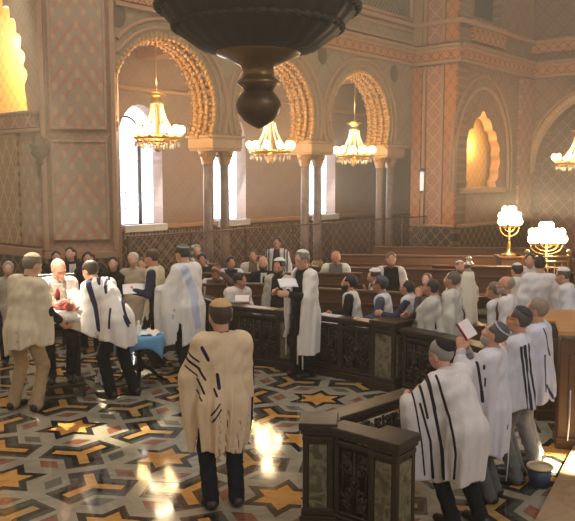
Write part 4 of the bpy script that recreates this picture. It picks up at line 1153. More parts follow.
# slim wall lamp and the carved bracket
q = P(424.5, 180, 1); s_, z_ = PL(424.5, 180, RP0, ru)
wl = empty('wall_lamp', W(s_, z_, -.14, RP0, ru), math.atan2(ru[1], ru[0])); tag(wl, 'slim white tube wall lamp with a dark cap on the rose pier', 'wall lamp')
mb = MB(); mb.lathe([(.05, -.33), (.06, -.31), (.06, .24), (.05, .26)], n=14); o = mb.build('tube', emis('lamp_tube', (238, 232, 224), 1.0), wl)
mb = MB(); mb.lathe([(.02, .25), (.10, .25), (.11, .29), (.05, .34), (.02, .36)], n=14); mb.box((0, .06, .28), (.05, .1, .04)); mb.lathe([(.03, -.38), (.06, -.34), (.03, -.32)], n=12); mb.build('cap', m_black, wl)
s_, z_ = PL(44, 150, NLp, NLu)
cb = empty('wall_bracket', W(s_, z_, -.1, NLp, NLu), math.atan2(NLu[1], NLu[0])); tag(cb, 'dark carved stone bracket on the left niche wall', 'bracket')
mb = MB(); mb.lathe([(.04, -.3), (.08, -.26), (.06, -.2), (.12, -.12), (.16, -.05), (.13, 0), (.17, .06), (.17, .1), (.12, .14), (.13, .2), (.08, .27), (.02, .31)], n=18, lobes=6, amp=.1); mb.build('bracket_body', plain('dark_stone', (112, 90, 66), .7, var=.2, bump=.3), cb)
# white mantled scroll
q = P(468, 290, 12.2); zb = .9
to = empty('torah_scroll', (q.x, q.y, .42)); tag(to, 'upright scroll in a tapering white mantle with a silver finial', 'scroll')
zt = P(468, 272, 12.2).z-.42
mb = MB(); D_ = [(.17, .0), (.168, .05), (.14, zt*.5), (.10, zt*.88), (.085, zt), (.03, zt+.02)]; mb.lathe(D_, n=40, lobes=10, amp=.03); mb.build('mantle', cloth((236, 230, 214)), to)
mb = MB(); zz = P(468, 257, 12.2).z-.42; mb.lathe([(.05, zt), (.06, zt+.03), (.035, zt+.06), (.075, zt+.10), (.085, zt+.13), (.05, zt+.17), (.03, zz-.06), (.05, zz-.03), (.02, zz+.02)], n=16); o = mb.build('finial', plain('silver', (200, 190, 172), .25, .9), to); o['label'] = 'silver finial'
mb = MB(); mb.box((q.x, q.y, .2), (.5, .4, .42), m_wd2, 0, .015); o = mb.build('scroll_stand'); tag(o, 'low walnut stand under the white mantled scroll', 'stand')
# ---------------------------------------------------------------- the congregation
CR = (236, 210, 174); WH = (228, 225, 220); BW = (214, 214, 224)
NAVY = (28, 32, 62); BLK = (30, 30, 40)
GREY = (128, 122, 116); DK = (36, 30, 27); BR = (84, 60, 42)
# near: man in the long cream shawl, seen from behind
person('man in a long cream shawl standing with his back to us on the inlaid floor', px=218, Y=6.17, feet_at=(-.54, 6.17), top=303, hs=1.13, face=-18,
       pose=dict(hands=((-.02, .30, -.26), (-.06, .28, -.30)), poles=((-.45, -.5, -.6), (.15, -.5, -.7)), head=(-8, -8, 0)), hair=('short', (62, 44, 32)), cap=((214, 178, 122), .075, 8, .050),
       topc=(34, 36, 44), trousers=(27, 30, 40), shoes=(52, 44, 36), plump=1.02,
       shawl=dict(col=CR, stripe=NAVY, hem=.50, open=.12, taper=.13, fold=.022, slope=[(.03, .05, 0)], arm=(.8, .75),
                  px=[(190, 351, 201, 358, .0086), (188, 356, 201, 365, .0115), (186, 363, 199, 372, .0072), (200, 364, 207, 376, .0094), (199, 375, 206, 389, .0094), (198, 387, 204, 396, .0072),
                      (204, 344, 210, 356, .0144), (219, 370, 221, 383, .0144), (216, 384, 219, 390, .0101), (213, 410, 222, 398, .0072), (214, 417, 223, 404, .0072), (254, 368, 255, 388, .0144), (252, 400, 251, 432, .0086)],
                  fringe=[(.2, .1, .56, .2)]))
# tan trousers, far left
person('man in tan trousers and cream shawl with his back to us, far left', px=36, Y=8.9, feet_at=(-3.12, 8.85), top=255, face=22,
       pose=dict(lean=6, tilt=6, head=(18, -16, 0), hands=((.02, .34, -.25), (.02, .27, -.40)), feet=((-.15, -.02, 0), (.13, .03, 0))), hair=('short', (120, 104, 88)), cap=((206, 190, 160), .072, 10, .056),
       topc=(32, 32, 40), trousers=(176, 152, 116), shoes=(26, 24, 26), plump=1.1, skin=(208, 164, 136),
       shawl=dict(col=(230, 218, 190), hem=.74, open=.14, arm=(.75, .26), taper=.05, fold=.02, slope=[(.35, -.2, -.02)]))
# seated man with the baby
hcx, hcy = -3.03, 9.85
high_chair(hcx, hcy, math.radians(-158), 'dark turned-leg high chair under the seated man with the baby')
person('seated man in a sunlit white shawl holding the baby on his lap', px=58, Y=9.7, feet_at=(hcx, hcy), top=256, face=158, sit=.80, s=1.06,
       pose=dict(lean=10, lean2=14, head=(-22, -26, 0), hands=((-.04, .36, -.36), (-.16, .36, -.36)), feet=((-.12, .44, .2), (.13, .42, .2))), hair=('receding', (190, 176, 160)), skin=(214, 158, 130),
       topc=(206, 200, 190), trousers=(26, 25, 28), shoes=(24, 22, 22), tie=(120, 50, 44), shawl=dict(col=(238, 234, 226), hem=.86, open=.10, arm=(.8, .8)))
# bent man with blue stripes
person('man bending over the baby in a white shawl with broad navy stripes', px=112, Y=9.65, feet_at=(-2.12, 9.42), top=262, face=-60, s=1.08,
       pose=dict(lean=34, lean2=52, head=(0, -20, 0), hands=((.0, .36, -.30), (-.05, .34, -.34)), feet=((-.12, .05, 0), (.14, -.08, 0))), hair=('short', (66, 48, 38)), topc=(36, 36, 44), trousers=(24, 24, 30), shoes=(40, 28, 22),
       shawl=dict(col=(234, 230, 224), stripe=(44, 46, 78), hem=.66, open=.12, arm=(.6, .6), taper=-.03, fold=.02, slope=[(-.12, .25, .05)],
                  px=[(88, 278, 97, 305, .0324), (97, 305, 101, 328, .0288), (94, 275, 99, 284, .0158), (102, 276, 107, 292, .0144), (110, 274, 120, 282, .0115), (112, 284, 118, 292, .0101), (119, 294, 124, 305, .0115), (122, 300, 131, 322, .0130), (113, 307, 113, 325, .0144), (126, 314, 130, 325, .0115)]))
# reader in navy at the small table, and the man beside him
person('man in a navy shirt with an ivory plaid shawl reading from a white sheet', px=151, Y=10.9, feet_at=(-1.92, 10.95), top=250, face=-82,
       pose=dict(head=(0, -14, 0), hands=((-.02, .27, -.25), (-.05, .29, -.23))), hair=('short', (64, 44, 34)), cap=((120, 96, 82), .07, 18, .062), skin=(198, 138, 112), topc=(42, 48, 72), trousers=(40, 32, 30),
       shawl=dict(col=(216, 204, 172), stripe=(150, 146, 132), hem=.42, half=.19, open=.085, flare=.02, arm=(.2, 0), spec=[(0, 0, 1, [-.7, -.78, -.86, -.94], .012, None), (1, 0, 0, [.12, .16], .008, (-1, 1, -1, .9))]))
person('man in a white shawl with a pale blue lining facing the reader in navy', px=181, Y=10.5, feet_at=(-1.38, 10.65), top=246, face=-52,
       pose=dict(lean=8, head=(-6, -16, 0), hands=((.02, .36, -.28), (-.02, .36, -.30))), hair=('short', DK), cap=((108, 112, 104), .072, 20, .055, (150, 152, 142)), topc=(34, 34, 40), trousers=(30, 30, 36),
       shawl=dict(col=(232, 230, 228), stripe=(196, 204, 226), hem=.50, open=.13, arm=(.85, .85), taper=.02, slope=[(.10, -.1, -.05)], px=[(186, 268, 196, 296, .0504), (194, 290, 199, 325, .0432)]))
# reader in the black robe
person('man in a black robe and white shawl reading a paper before the carved parapet', px=304, Y=10.55, feet_at=(.24, 10.45), top=251, face=-120,
       pose=dict(head=(-12, -16, 0), hands=((-.02, .33, -.22), (-.06, .34, -.22))), hair=('full', (126, 116, 106)), cap=((232, 228, 220), .066, 24, .066), skin=(206, 156, 130), topc=(27, 26, 29), trousers=(24, 24, 27), dress=.10, plump=1.1,
       shawl=dict(col=(236, 232, 226), stripe=(210, 206, 200), hem=.42, open=.12, flare=.06, arm=(.5, .5), taper=.02, slope=[(.55, 0, 0)], fold=.022,
                  fringe=[(-.22, .16, .50, .34), (.20, .18, .66, .38), (-.15, .2, .62, .4), (.26, .05, .5, .25)]))
# right: standing line inside the near enclosure
person('man leaning on the near carved parapet in a white shawl with black stripes', px=440, Y=5.85, feet_at=(1.41, 5.80), top=352, face=-35, s=.90, hs=1.1,
       pose=dict(lean=20, lean2=34, tilt=-6, bend=.05, head=(0, -10, 0), hands=((.04, .32, -.20), (.0, .36, -.24)), poles=((-.8, .0, -.6), None), feet=((-.12, .04, 0), (.13, -.06, 0))), hair=('short', (150, 146, 140)), cap=((34, 30, 34), .066, 40, .064), skin=(212, 158, 134),
       topc=(38, 38, 46), trousers=(26, 26, 30), shoes=(30, 28, 28), plump=1.04, glasses=True,
       shawl=dict(col=(222, 216, 214), stripe=(34, 32, 40), hem=.38, open=.05, flare=.0, arm=(.8, .6), taper=.10, fold=.012, slope=[(0, -.05, 0)],
                  px=[(417, 374, 427, 417, .0101), (426, 375, 434, 408, .0130), (427, 376, 440, 440, .0130), (436, 376, 447, 414, .0101), (447, 414, 452, 448, .0094), (419, 402, 430, 440, .0094), (440, 440, 442, 476, .0101), (430, 440, 433, 478, .0101), (452, 448, 451, 474, .0086), (412, 392, 421, 440, .0072), (421, 440, 425, 476, .0072), (421, 372, 432, 371, .0216)]))
WATCH = person('man in a plain bluish white shawl raising a small red book to his face', px=487, Y=6.35, feet_at=(1.75, 6.32), top=322, face=-62,
       pose=dict(lean=2, head=(6, 22, 0), hands=((-.06, .27, .06), (-.08, .28, .04)), poles=((-.5, .2, -.9), (.6, .2, -.9))), hair=('short', (88, 84, 82)), cap=((86, 88, 96), .076, 20, .050, (176, 178, 184)), beard=(176, 170, 162), skin=(210, 156, 130),
       topc=(196, 196, 204), trousers=(92, 92, 96), shoes=(34, 32, 34), curl=(50, 50),
       shawl=dict(col=(216, 214, 222), stripe=(40, 40, 52), hem=.42, open=.10, arm=(.8, .7), taper=.05, px=[(472, 358, 476, 385, .0115), (476, 385, 477, 395, .0144), (478, 360, 478, 363, .0101), (479, 372, 479, 380, .0072)], fringe=[(-.24, .15, .5, .4), (.22, -.1, .48, .38)]))
person('dark haired man in glasses and striped shawl right of the red book reader', px=522, Y=6.75, feet_at=(2.09, 6.72), top=308, face=-68,
       pose=dict(head=(4, 2, 0), hands=((-.04, .3, -.2), (-.04, .3, -.22))), hair=('full', (74, 70, 68)), cap=((58, 58, 66), .072, 30, .06), glasses=True, skin=(208, 150, 124), topc=(170, 172, 182), trousers=(104, 106, 104), shoes=(38, 36, 36),
       shawl=dict(col=(208, 209, 220), stripe=(44, 46, 64), hem=.72, arm=(.8, .8), open=.11, taper=.03,
                  px=[(513, 342, 522, 410, .012), (517, 341, 527, 408, .016), (522, 340, 532, 402, .012)]))
person('man half hidden behind the grey haired man in glasses, in a trailing white shawl', px=526, Y=7.25, feet_at=(2.40, 7.15), top=299, face=-66,
       pose=dict(head=(0, -4, 0), hands=((-.04, .3, -.2), (-.04, .3, -.22))), hair=('full', (140, 122, 108)), topc=(190, 190, 198), trousers=(134, 136, 136), shoes=(40, 38, 36),
       shawl=dict(col=(210, 212, 226), stripe=(60, 64, 96), hem=.66, arm=(.8, .8), open=.11, taper=.0, fold=.02, px=[(537, 325, 545, 352, .0086), (540, 380, 549, 395, .0130), (537, 350, 538, 385, .0101)], fringe=[(.15, -.3, .72, .5)]))
# right: behind the right-hand parapet
person('older bearded man in glasses and a dark red shirt behind the right parapet', px=506, Y=9.15, top=276, face=-72, s=None, pose=dict(head=(0, 2, 0)), hair=('receding', (150, 140, 130)), beard=(176, 166, 152), glasses=True, skin=(200, 146, 122), topc=(112, 46, 38), plump=1.15,
       shawl=dict(col=(222, 220, 220), hem=.6, open=.14, arm=(.6, .6)))
person('stooping man in a loose white shawl next to the older man in dark red', px=494, Y=9.45, top=283, face=-60, pose=dict(lean=14, head=(0, -10, 0)), hair=('full', (118, 98, 84)), topc=(190, 192, 196), shawl=dict(col=(222, 224, 230), hem=.5, arm=(.8, .8)))
person('broad man in a white shawl seen from behind in front of the brass railing', px=540, Y=10.7, top=257, face=8, pose=dict(head=(0, -8, 0)), hair=('short', DK), cap=((60, 54, 50), .07, 20, .06), topc=(200, 200, 205), plump=1.22, shawl=dict(col=(226, 224, 228), hem=.6, arm=(.9, .9), open=None))
person('young dark haired man facing us beyond the broad white back', px=530, Y=12.0, top=254, face=200, pose=dict(head=(0, -5, 0)), hair=('short', DK), skin=(196, 146, 118), topc=(214, 212, 208), shawl=dict(col=WH, hem=.7))
person('dark haired man with a white skullcap beside the broad white back', px=517, Y=11.4, top=264, face=-20, pose=dict(head=(-8, -10, 0), lean=8), hair=('full', DK), cap=((232, 230, 226), .06, 6, .066), topc=(210, 208, 206), shawl=dict(col=WH, hem=.7, arm=(.7, .7)))
person('man in white skullcap and shawl bending at the right edge of the photo', px=563, Y=10.2, top=268, face=-70, pose=dict(lean=12, head=(0, -14, 0)), hair=('short', (92, 76, 62)), cap=((232, 230, 226), .074, 14, .045), topc=(30, 30, 34), trousers=(28, 28, 32), shawl=dict(col=(224, 224, 230), hem=.82, arm=(.9, .9), open=.05))
person('grey haired man in a black barred white shawl behind the right parapet', px=452, Y=9.75, top=272, face=-62, pose=dict(head=(-4, 6, 0)), hair=('full', (96, 84, 76)), skin=(196, 142, 116), topc=(40, 38, 38), trousers=(40, 38, 38),
       shawl=dict(col=(212, 210, 200), stripe=(38, 36, 38), hem=.55, open=.11, flare=.05, arm=(.7, .7), spec=[(1, .35, 0, [.13, .18, .23, .28, .33], .013, (.06, .6, -9, 9))]))
person('man in glasses resting his chin on his hand at the right parapet', px=431, Y=9.7, top=280, face=-70, pose=dict(lean=16, lean2=18, head=(4, 10, 0), hands=((-.17, .22, .06), (.0, .36, -.26)), poles=((-.2, .3, -1), None)), hair=('full', DK), glasses=True, skin=(196, 138, 112), topc=(70, 74, 84), trousers=(40, 42, 48),
       shawl=dict(col=(206, 202, 194), stripe=(84, 84, 92), hem=.5, arm=(.35, .5), open=.12, spec=[(1, 0, 0, [.15, .2], .012, None)]))
person('dark haired boy in glasses leaning on the end of the curved parapet', px=407, Y=10.15, top=281, face=-66, pose=dict(lean=22, lean2=24, head=(0, 8, 0), hands=((-.02, .40, -.22), (.02, .36, -.30))), hair=('full', (30, 26, 26)), glasses=True, skin=(198, 146, 120), topc=(58, 60, 84), trousers=(38, 38, 46), hs=.98, shawl=dict(col=(218, 218, 224), hem=.6, half=.18, arm=(0, 0), open=.11))
person('small child with a pale face peering behind the man in glasses', px=427, Y=11.6, top=273, face=-150, hair=('short', (120, 98, 78)), topc=(150, 130, 112), skin=(214, 168, 142), pose=dict(), s=.74, hs=1.18)
person('bearded man in white holding the mantled scroll upright', px=460, Y=12.5, top=261, face=170, pose=dict(head=(0, 0, 0), hands=((.02, .30, -.1), (-.04, .32, -.2))), hair=('short', (120, 92, 70)), cap=((230, 228, 222), .07, 10, .056), beard=(120, 92, 72), topc=(218, 214, 206), shawl=dict(col=WH, hem=.7))
# behind the curved parapet, front row
person('young man with black hair and short beard in a white scarf, chin on hand', px=349, Y=11.25, top=275, sit=.45, face=-78, pose=dict(lean=8, head=(0, 4, 0), hands=((.02, .3, -.3), (.0, .3, -.3))), hair=('full', (26, 22, 22)), beard=(40, 30, 27), skin=(204, 152, 126), topc=(28, 27, 30), group=None, shawl=dict(col=(226, 222, 214), hem=.55, open=.11, arm=(.0, .0), half=.165, flare=.02))
person('man in a blue-grey shirt and cap beside the young man in white scarf', px=380, Y=11.0, top=277, sit=.45, face=-74, pose=dict(lean=6, head=(0, -4, 0), hands=((.02, .3, -.34), (.0, .3, -.34))), hair=('full', (48, 42, 42)), cap=((82, 92, 112), .076, 24, .05), glasses=True, skin=(186, 132, 108), topc=(82, 92, 112), shawl=dict(col=(224, 224, 230), hem=.55, open=.12, arm=(.0, .0), half=.18))
person('youth tilting his white skullcap with a navy flecked shawl', px=374, Y=12.1, top=269, sit=.46, face=-96, pose=dict(lean=14, tilt=-8, head=(0, -10, -12)), hair=('full', (70, 48, 38)), cap=((232, 230, 226), .066, 10, .062), topc=(34, 34, 38), shawl=dict(col=(226, 224, 222), stripe=(40, 42, 66), hem=.5, arm=(.7, .7), spec=[(1, 0, 0, [-.2, -.12, .12, .2], .016, (-1, 1, -.4, -.1))]))
person('boy in a pinkish white shawl at the parapet holding a red book', px=240, Y=11.95, top=277, sit=.45, face=150, s=.90, pose=dict(lean=4, head=(-38, -14, 0), hands=((-.08, .28, -.2), (-.08, .28, -.2))), hair=('full', (30, 26, 25)), skin=(194, 140, 112), topc=(222, 206, 200), hs=1.08, shawl=dict(col=(230, 220, 214), hem=.55, arm=(.9, .9), open=.04))
person('dark haired man with a white skullcap and black patterned shawl left of the reader', px=279, Y=12.3, top=259, sit=.47, face=-150, pose=dict(head=(-4, -8, 0)), hair=('full', (30, 26, 25)), cap=((232, 230, 226), .07, 10, .058), beard=(52, 40, 34), skin=(190, 138, 112), topc=(38, 35, 34), shawl=dict(col=(206, 200, 190), stripe=(44, 40, 40), hem=.45, open=.09, arm=(.6, .6), spec=[(1, 0, .0, [-.16, .16], .05, (-1, 1, -1, -.05))]))
person('balding bearded man in a black suit and tie among the seated congregation', px=263, Y=13.5, top=261, sit=.46, face=172, pose=dict(head=(10, -4, 0)), hair=('receding', (44, 36, 32)), beard=(58, 44, 36), skin=(196, 142, 114), topc=(28, 27, 30), tie=(24, 24, 30), trousers=(26, 26, 28), s=1.02)
person('dark haired man with a pale blue shawl left of the black suit', px=231, Y=14.1, top=257, sit=.46, face=165, pose=dict(head=(-4, -8, 0)), hair=('full', (34, 30, 30)), skin=(188, 136, 110), topc=(40, 42, 50), shawl=dict(col=(208, 216, 228), hem=.5, open=.12, arm=(.7, .7)))
person('man pressing a hand to his forehead among the seated rows', px=216, Y=12.7, top=265, sit=.45, face=170, pose=dict(lean=18, head=(0, -22, 0), hands=((-.10, .22, .22), (.0, .2, -.36)), poles=((-.6, .5, -.4), None)), hair=('short', (92, 66, 50)), skin=(190, 132, 108), topc=(104, 82, 72), shawl=dict(col=(216, 212, 208), hem=.5, open=.16, arm=(.3, .3), half=.25), s=.98)
person('dark clothed person at the left end of the seated rows', px=202, Y=14.4, top=263, sit=.45, face=160, hair=('full', (34, 28, 28)), topc=(44, 40, 42), skin=(178, 128, 104), s=.98, pose=dict(head=(10, -10, 0)))
person('seated person in a brown coat glimpsed between the suited man and the skullcap', px=253, Y=15.0, top=262, sit=.46, face=180, hair=('short', (60, 44, 36)), topc=(120, 98, 82), skin=(184, 134, 110), s=.98, pose=dict(), shawl=dict(col=(206, 196, 184), hem=.5, open=.08, arm=(.5, .5)))
person('seated person wrapped in a grey latticed shawl over the head before the screen', px=196, Y=15.3, top=240, sit=.48, face=150, hair=('short', (150, 146, 140)), topc=(150, 146, 140), s=1.05, pose=dict(head=(0, -6, 0)), shawl=dict(col=(196, 190, 184), stripe=(112, 104, 104), hem=.5, open=.05, arm=(.8, .8), over_head=True, spec=[(1, 0, 1, list(np.arange(-1.6, .8, .14)), .022, None), (1, 0, -1, list(np.arange(-.6, 1.8, .14)), .022, None)]))
person('lone man in glasses and a grey-white shawl sitting before the lattice screen', px=277, Y=17.3, top=239, sit=.47, face=188, hair=('full', (34, 30, 30)), glasses=True, topc=(58, 60, 70), skin=(184, 136, 114), s=1.05, pose=dict(head=(0, -4, 0)), shawl=dict(col=(206, 204, 204), stripe=(90, 92, 108), hem=.55, arm=(.9, .9), open=.07, spec=[(1, 0, 0, [-.24, -.18, .18, .24], .018, None)]))
person('balding man in a white shawl and grey-green shirt looking down at the back', px=336, Y=14.25, top=252, sit=.47, face=186, hair=('receding', (130, 108, 92)), topc=(120, 122, 112), skin=(204, 140, 116), s=1.06, pose=dict(lean=8, head=(-4, -26, 0)), shawl=dict(col=(222, 220, 208), hem=.5, open=.12, arm=(.8, .8)))
person('ginger bearded man in a black shirt and cream shawl facing us at the back', px=391, Y=13.7, top=256, sit=.47, face=178, hair=('short', (110, 80, 60)), beard=(136, 92, 66), topc=(28, 28, 30), skin=(206, 148, 122), s=1.07, pose=dict(head=(0, -10, 0), hands=((.1, .2, -.4), (.02, .3, -.3))), shawl=dict(col=(226, 214, 204), stripe=(90, 74, 80), hem=.5, open=.13, arm=(.7, .7), spec=[(1, 0, 0, [.22, .26], .012, (-1, 1, -.5, -.1))]))
# women standing at the back left
WG = 'women standing at the back left'
person('woman with long dark hair and a pale blouse under a black jacket', px=70, Y=12.2, top=247, face=150, hair=('long', (32, 25, 24)), topc=(34, 32, 36), dress=.25, skin=(206, 156, 132), group=WG, pose=dict(head=(26, -4, 0)), tie=(176, 190, 206), hs=.96)
person('woman with curly dark hair and black clothes behind the bending man', px=88, Y=12.0, top=252, face=168, hair=('curly', (30, 25, 25)), topc=(30, 28, 31), dress=.25, skin=(196, 146, 122), group=WG, pose=dict(head=(6, -8, 0)), hs=.96)
person('woman with straight dark hair dressed all in black beside the grey haired woman', px=113, Y=11.7, top=257, face=170, hair=('long', (40, 30, 28)), topc=(34, 31, 33), dress=.25, skin=(202, 152, 128), group=WG, pose=dict(head=(4, -6, 0)), hs=.96)
person('grey-white haired woman in a beige jacket at the back left', px=133, Y=11.75, top=253, face=172, hair=('full', (196, 186, 172)), topc=(188, 172, 152), dress=.25, trousers=(150, 146, 142), skin=(208, 158, 136), group=WG, pose=dict(head=(8, -6, 0)), hs=.97)
person('brown haired woman in a dark red top half hidden behind the navy reader', px=142, Y=12.0, top=258, face=186, hair=('long', (92, 60, 44)), topc=(86, 52, 46), dress=.25, skin=(204, 152, 128), group=WG, pose=dict(head=(4, -8, 0)), hs=.96)
person('grey haired woman in pale clothes at the extreme left edge of the photo', px=8, Y=11.2, top=262, face=160, hair=('full', (150, 142, 136)), topc=(178, 168, 156), dress=.25, skin=(206, 158, 136), group=WG, pose=dict(head=(6, -4, 0)), hs=.97)
person('dark haired woman mostly hidden behind the seated man with the baby', px=56, Y=12.9, top=251, face=168, hair=('long', (36, 29, 28)), topc=(48, 40, 42), dress=.25, skin=(194, 144, 120), group=WG, pose=dict(head=(-10, -6, 0)), hs=.96)
# ---------------------------------------------------------------- things held
def sheet(name, c, w, h_, rx, rz, label, cat, m, cover=None):
    root = bpy.data.objects.new(name, None)
    mb = MB(); n = 8
    R = Matrix.Rotation(rz, 3, 'Z') @ Matrix.Rotation(rx, 3, 'X'); rows = []
    for i in range(n+1):
        rows.append([mb.bm.verts.new(R @ Vector((w*(i/n-.5), h_*(j/4-.5), .012*math.sin(i/n*PI)))) for j in range(5)])
    for i in range(n):
        for j in range(4): f = mb.bm.faces.new((rows[i][j], rows[i+1][j], rows[i+1][j+1], rows[i][j+1])); f.smooth = True
    o = mb.build(name, m); o.location = c; s_ = o.modifiers.new('thick', 'SOLIDIFY'); s_.thickness = .004; tag(o, label, cat); return o, R
m_paper = plain('paper', (236, 234, 238), .6, var=.03)
q = P(134, 289, 10.85); sheet('paper_sheet', q, .32, .24, .5, .25, 'white sheet of paper held by the man in the navy shirt', 'paper', m_paper)
q = P(288, 283, 10.22); sheet('paper_booklet', q, .26, .17, .62, .30, 'white paper held by the reader in the black robe', 'paper', m_paper)
def book(c, R, w, h_, t, cover, label, name='prayer_book'):
    mb = MB(); mb.box((0, 0, 0), (w, h_, t), plain('book_pages', (232, 226, 222), .7, var=.03)); o = mb.build(name); o.location = c; o.rotation_euler = R.to_euler(); tag(o, label, 'book')
    mb = MB(); mb.box((0, 0, -t/2-.003), (w+.012, h_+.012, .005)); mb.box((-w/2-.004, 0, 0), (.005, h_+.012, t+.01)); mb.build('cover', cover, o)
m_red = plain('red_book_cover', (168, 52, 58), .5)
book(P(467, 329, 6.30), Matrix.Rotation(1.05, 3, 'X') @ Matrix.Rotation(.25, 3, 'Y') @ Matrix.Rotation(.55, 3, 'Z'), .11, .155, .022, m_red, 'small red covered book held up to the face of the standing man')
book(P(242, 299, 11.6), Matrix.Rotation(.5, 3, 'X'), .22, .16, .03, m_red, 'red book resting before the boy in the pinkish shawl')
# the baby on its cushion
pc = Vector((-2.80, 9.42, 1.04))
pl = MB()
n = 20; g = []
for sgn in (1, -1):
    for i in range(n):
        for j in range(n):
            pass
bmq = bmesh.new(); bmesh.ops.create_uvsphere(bmq, u_segments=32, v_segments=16, radius=1)
for v in bmq.verts:
    x, y, z = v.co; sx = math.copysign(abs(x)**.55, x); sy = math.copysign(abs(y)**.55, y); v.co = (sx*.27, sy*.19, z*.075+.006*math.sin(sx*9)*math.cos(sy*7))
for f in bmq.faces: f.smooth = True
me = bpy.data.meshes.new('cushion'); bmq.to_mesh(me); bmq.free(); me.materials.append(cloth((240, 236, 232))); cu = link(bpy.data.objects.new('cushion', me)); cu.location = pc; cu.rotation_euler = (0, 0, .35); tag(cu, 'white cushion on the lap of the seated man under the baby', 'cushion')
def baby():
    c = pc+Vector((0, 0, .12)); ax_ = nrm(V3(.94, -.30, 0)); sd_ = V3(.3, .94, 0); u = V3(0, 0, 1); b = lambda a, s_, z: V3(*(ax_*a+sd_*s_+u*z))
    hd = b(-.19, 0, .045)
    pr = [el(hd, (.058, .062, .060)), el(b(-.165, 0, .06), (.04, .04, .035)), rc(b(-.13, 0, .025), b(-.09, 0, .02), .03, .05), el(b(-.03, 0, .02), (.10, .07, .058)), el(b(.07, 0, .01), (.07, .066, .054)), el(b(-.155, 0, .108), (.011, .01, .01)),
          rc(b(-.08, .06, .03), b(-.01, .10, .05), .024, .02), rc(b(-.01, .10, .05), b(.04, .07, .09), .019, .015), rc(b(-.08, -.06, .03), b(-.02, -.10, .05), .024, .02), rc(b(-.02, -.10, .05), b(.03, -.08, .09), .019, .015),
          rc(b(.09, .04, .02), b(.17, .09, .06), .034, .026), rc(b(.17, .09, .06), b(.22, .05, .0), .025, .018), rc(b(.22, .05, 0), b(.25, .05, .02), .018, .013), rc(b(.09, -.04, .02), b(.17, -.09, .06), .034, .026), rc(b(.17, -.09, .06), b(.22, -.06, 0), .025, .018), rc(b(.22, -.06, 0), b(.25, -.06, .02), .018, .013)]
    for sg in (-1, 1):
        w = b(.045, sg*.072, .092)
        for j in range(4): pr.append(rc(w, w+ax_*.022+u*.006*(j-1.5)+sd_*.006*(j-1.5), .007, .006))
        pr.append(rc(w, w+u*.02, .007, .006)); pr.append(el(hd+sd_*sg*.058, (.012, .008, .016)))
    D, lo, a3 = field(pr, .007, .02); o = mesh_sdf('person', D, lo, .007, plain('skin_baby', (222, 160, 138), .5, var=.06), None); o.location = c; tag(o, 'tiny baby lying on the white cushion in the sunlight', 'person')
    D, lo, a3 = field([el(hd+V3(*(ax_*-.02)), (.062, .064, .062))], .007, .02, .02, .004); x, y, z = grids(a3); cut_leq(D, (x*ax_[0]+y*ax_[1])-(hd@ax_)-.005+0*z); mesh_sdf('bonnet', D, lo, .007, cloth((236, 232, 226)), o)
    D, lo, a3 = field([el(b(-.03, 0, .02), (.10, .07, .058)), el(b(.07, 0, .01), (.072, .068, .056)), rc(b(.09, .04, .02), b(.16, .08, .055), .036, .03), rc(b(.09, -.04, .02), b(.16, -.08, .055), .036, .03)], .008, .02, .02, .006); mesh_sdf('blanket', D, lo, .008, cloth((196, 108, 104)), o)
baby()
A_, E_, W_ = WATCH[1]['arms'][1]; d_ = nrm(W_-E_); c_ = W_-d_*.035; a_ = nrm(np.cross(d_, V3(0, 0, 1))); b_ = np.cross(d_, a_)
mb = MB(); mb.tube([tuple(c_+(a_*math.cos(t)+b_*math.sin(t))*.039) for t in np.linspace(0, 2*PI, 21)[:-1]], .008, 6, plain('silver', (200, 190, 172), .25, .9), True); mb.build('wristwatch', None, WATCH[0])
# ---------------------------------------------------------------- light
def lamp(kind, name, loc, energy, col, size=None, rot_to=None, **kw):
    l = bpy.data.lights.new(name, kind); l.energy = energy; l.color = col
    for k, v in kw.items(): setattr(l, k, v)
    if size is not None:
        if kind == 'AREA': l.size = size
        else: l.shadow_soft_size = size
    o = link(bpy.data.objects.new(name, l)); o.location = loc
    if rot_to is not None: o.rotation_euler = (Vector(rot_to)-Vector(loc)).to_track_quat('-Z', 'Y').to_euler()
    return o
w = bpy.data.worlds.new('hall_air'); SC.world = w; w.use_nodes = True
bg = w.node_tree.nodes['Background']; bg.inputs[0].default_value = (1.0, .80, .60, 1); bg.inputs[1].default_value = WORLD
WARM = (1.0, .72, .42); DAY = (.86, .92, 1.0)
for i, (a, b, z0, z1) in enumerate(wins):
    lamp('AREA', 'window_daylight', W((a+b)/2, (z0+z1)/2, -.05, WP0), 55, DAY, 1.2, W((a+b)/2, 0.5, -6, WP0), shape='RECTANGLE', size_y=2.4)
for i, c in enumerate(cen):
    p = W(c, 4.0, 0); lamp('POINT', 'chandelier_glow', p+Vector((0, 0, .05)), 110, WARM, .35)
    lamp('POINT', 'chandelier_uplight', p+Vector((0, 0, .75)), 45, WARM, .2)
q = P(510, 212, 16.3); lamp('POINT', 'candelabrum_glow', q+Vector((0, -.25, .1)), 230, (1, .80, .54), .2); q = P(547, 230, 15.3); lamp('POINT', 'candelabrum_glow', q+Vector((0, -.3, .1)), 300, (1, .80, .54), .25)
q = P(578, 155, 22.5); lamp('POINT', 'chandelier_glow', q, 150, WARM, .4)
# lamps tucked inside the gilded niches
lamp('POINT', 'niche_lamp', W(n_edge-1.0, nz_t+1.5, .5, NLp, NLu), 950, (1, .78, .40), .15)
lamp('POINT', 'niche_lamp', W(nc_, nzb+.5*(nzt-nzb), .12, RN0, U), 85, (1, .62, .28), .1)
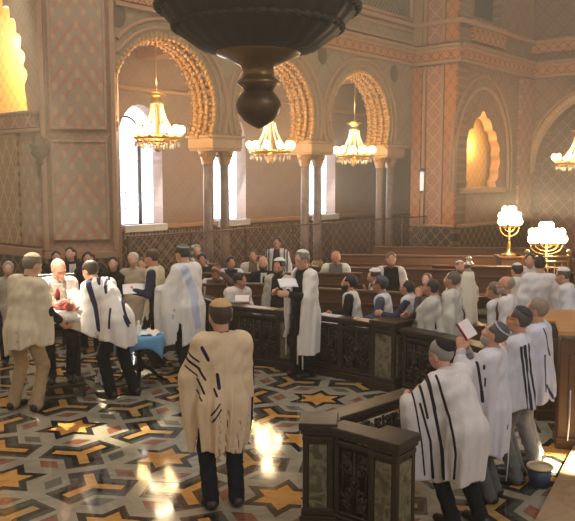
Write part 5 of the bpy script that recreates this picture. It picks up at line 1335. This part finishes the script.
# added soft fill overhead, then cool daylight from behind the viewer
lamp('AREA', 'overhead_fill', (-1.0, 8.5, 12), 560, (1.0, .90, .78), 6, (0, 12, 0))
lamp('AREA', 'nave_daylight', (5.5, 0, 7.5), 230, (.84, .89, 1.0), 3.0, (1.5, 7.5, 1))
lamp('SPOT', 'sun_and_veil_spot', (-5.2, 14.4, 7.4), 24000, (1.0, .86, .60), .1, (-2.7, 9.55, 1.25), spot_size=math.radians(10), spot_blend=.8)  # added spot in mid-air, brightens the haze at upper left
lamp('SPOT', 'sun_and_veil_spot', (-6.5, 5.0, 10.5), 17000, (1.0, .86, .66), .08, (-2.82, 9.6, 1.25), spot_size=math.radians(5.2), spot_blend=.5)
lamp('SPOT', 'sun_and_veil_spot', (8.0, 2.0, 9.0), 150000, (1.0, .80, .54), .05, G(575, 463, .06), spot_size=math.radians(3.4), spot_blend=.6)
# thin sunlit haze that fills the hall
if HAZE:
    mb = MB(); mb.box((2, 14, 7.5), (44, 44, 11)); hz_ = mb.build('haze'); tag(hz_, 'thin warm haze hanging in the whole hall', 'haze', kind='stuff')
    hm = bpy.data.materials.new('haze'); hm.use_nodes = True; nt_ = hm.node_tree; nt_.nodes.remove(nt_.nodes['Principled BSDF'])
    vs_ = nt_.nodes.new('ShaderNodeVolumeScatter'); vs_.inputs['Color'].default_value = (1, .92, .78, 1); vs_.inputs['Density'].default_value = HAZE; vs_.inputs['Anisotropy'].default_value = .25
    nt_.links.new(vs_.outputs[0], nt_.nodes['Material Output'].inputs['Volume']); hz_.data.materials.append(hm)
# ---------------------------------------------------------------- camera
cam = bpy.data.cameras.new('camera'); co = link(bpy.data.objects.new('camera', cam)); co.location = (0, 0, CAMZ); co.rotation_euler = (PI/2-TH, 0, 0)
cam.sensor_width = 36; cam.lens = 36*FPX/575; cam.clip_end = 200; SC.camera = co
SC.view_settings.view_transform = 'Standard'; SC.view_settings.look = 'None'; SC.view_settings.gamma = 1; SC.view_settings.use_curve_mapping = False
SC.view_settings.exposure = EXPO
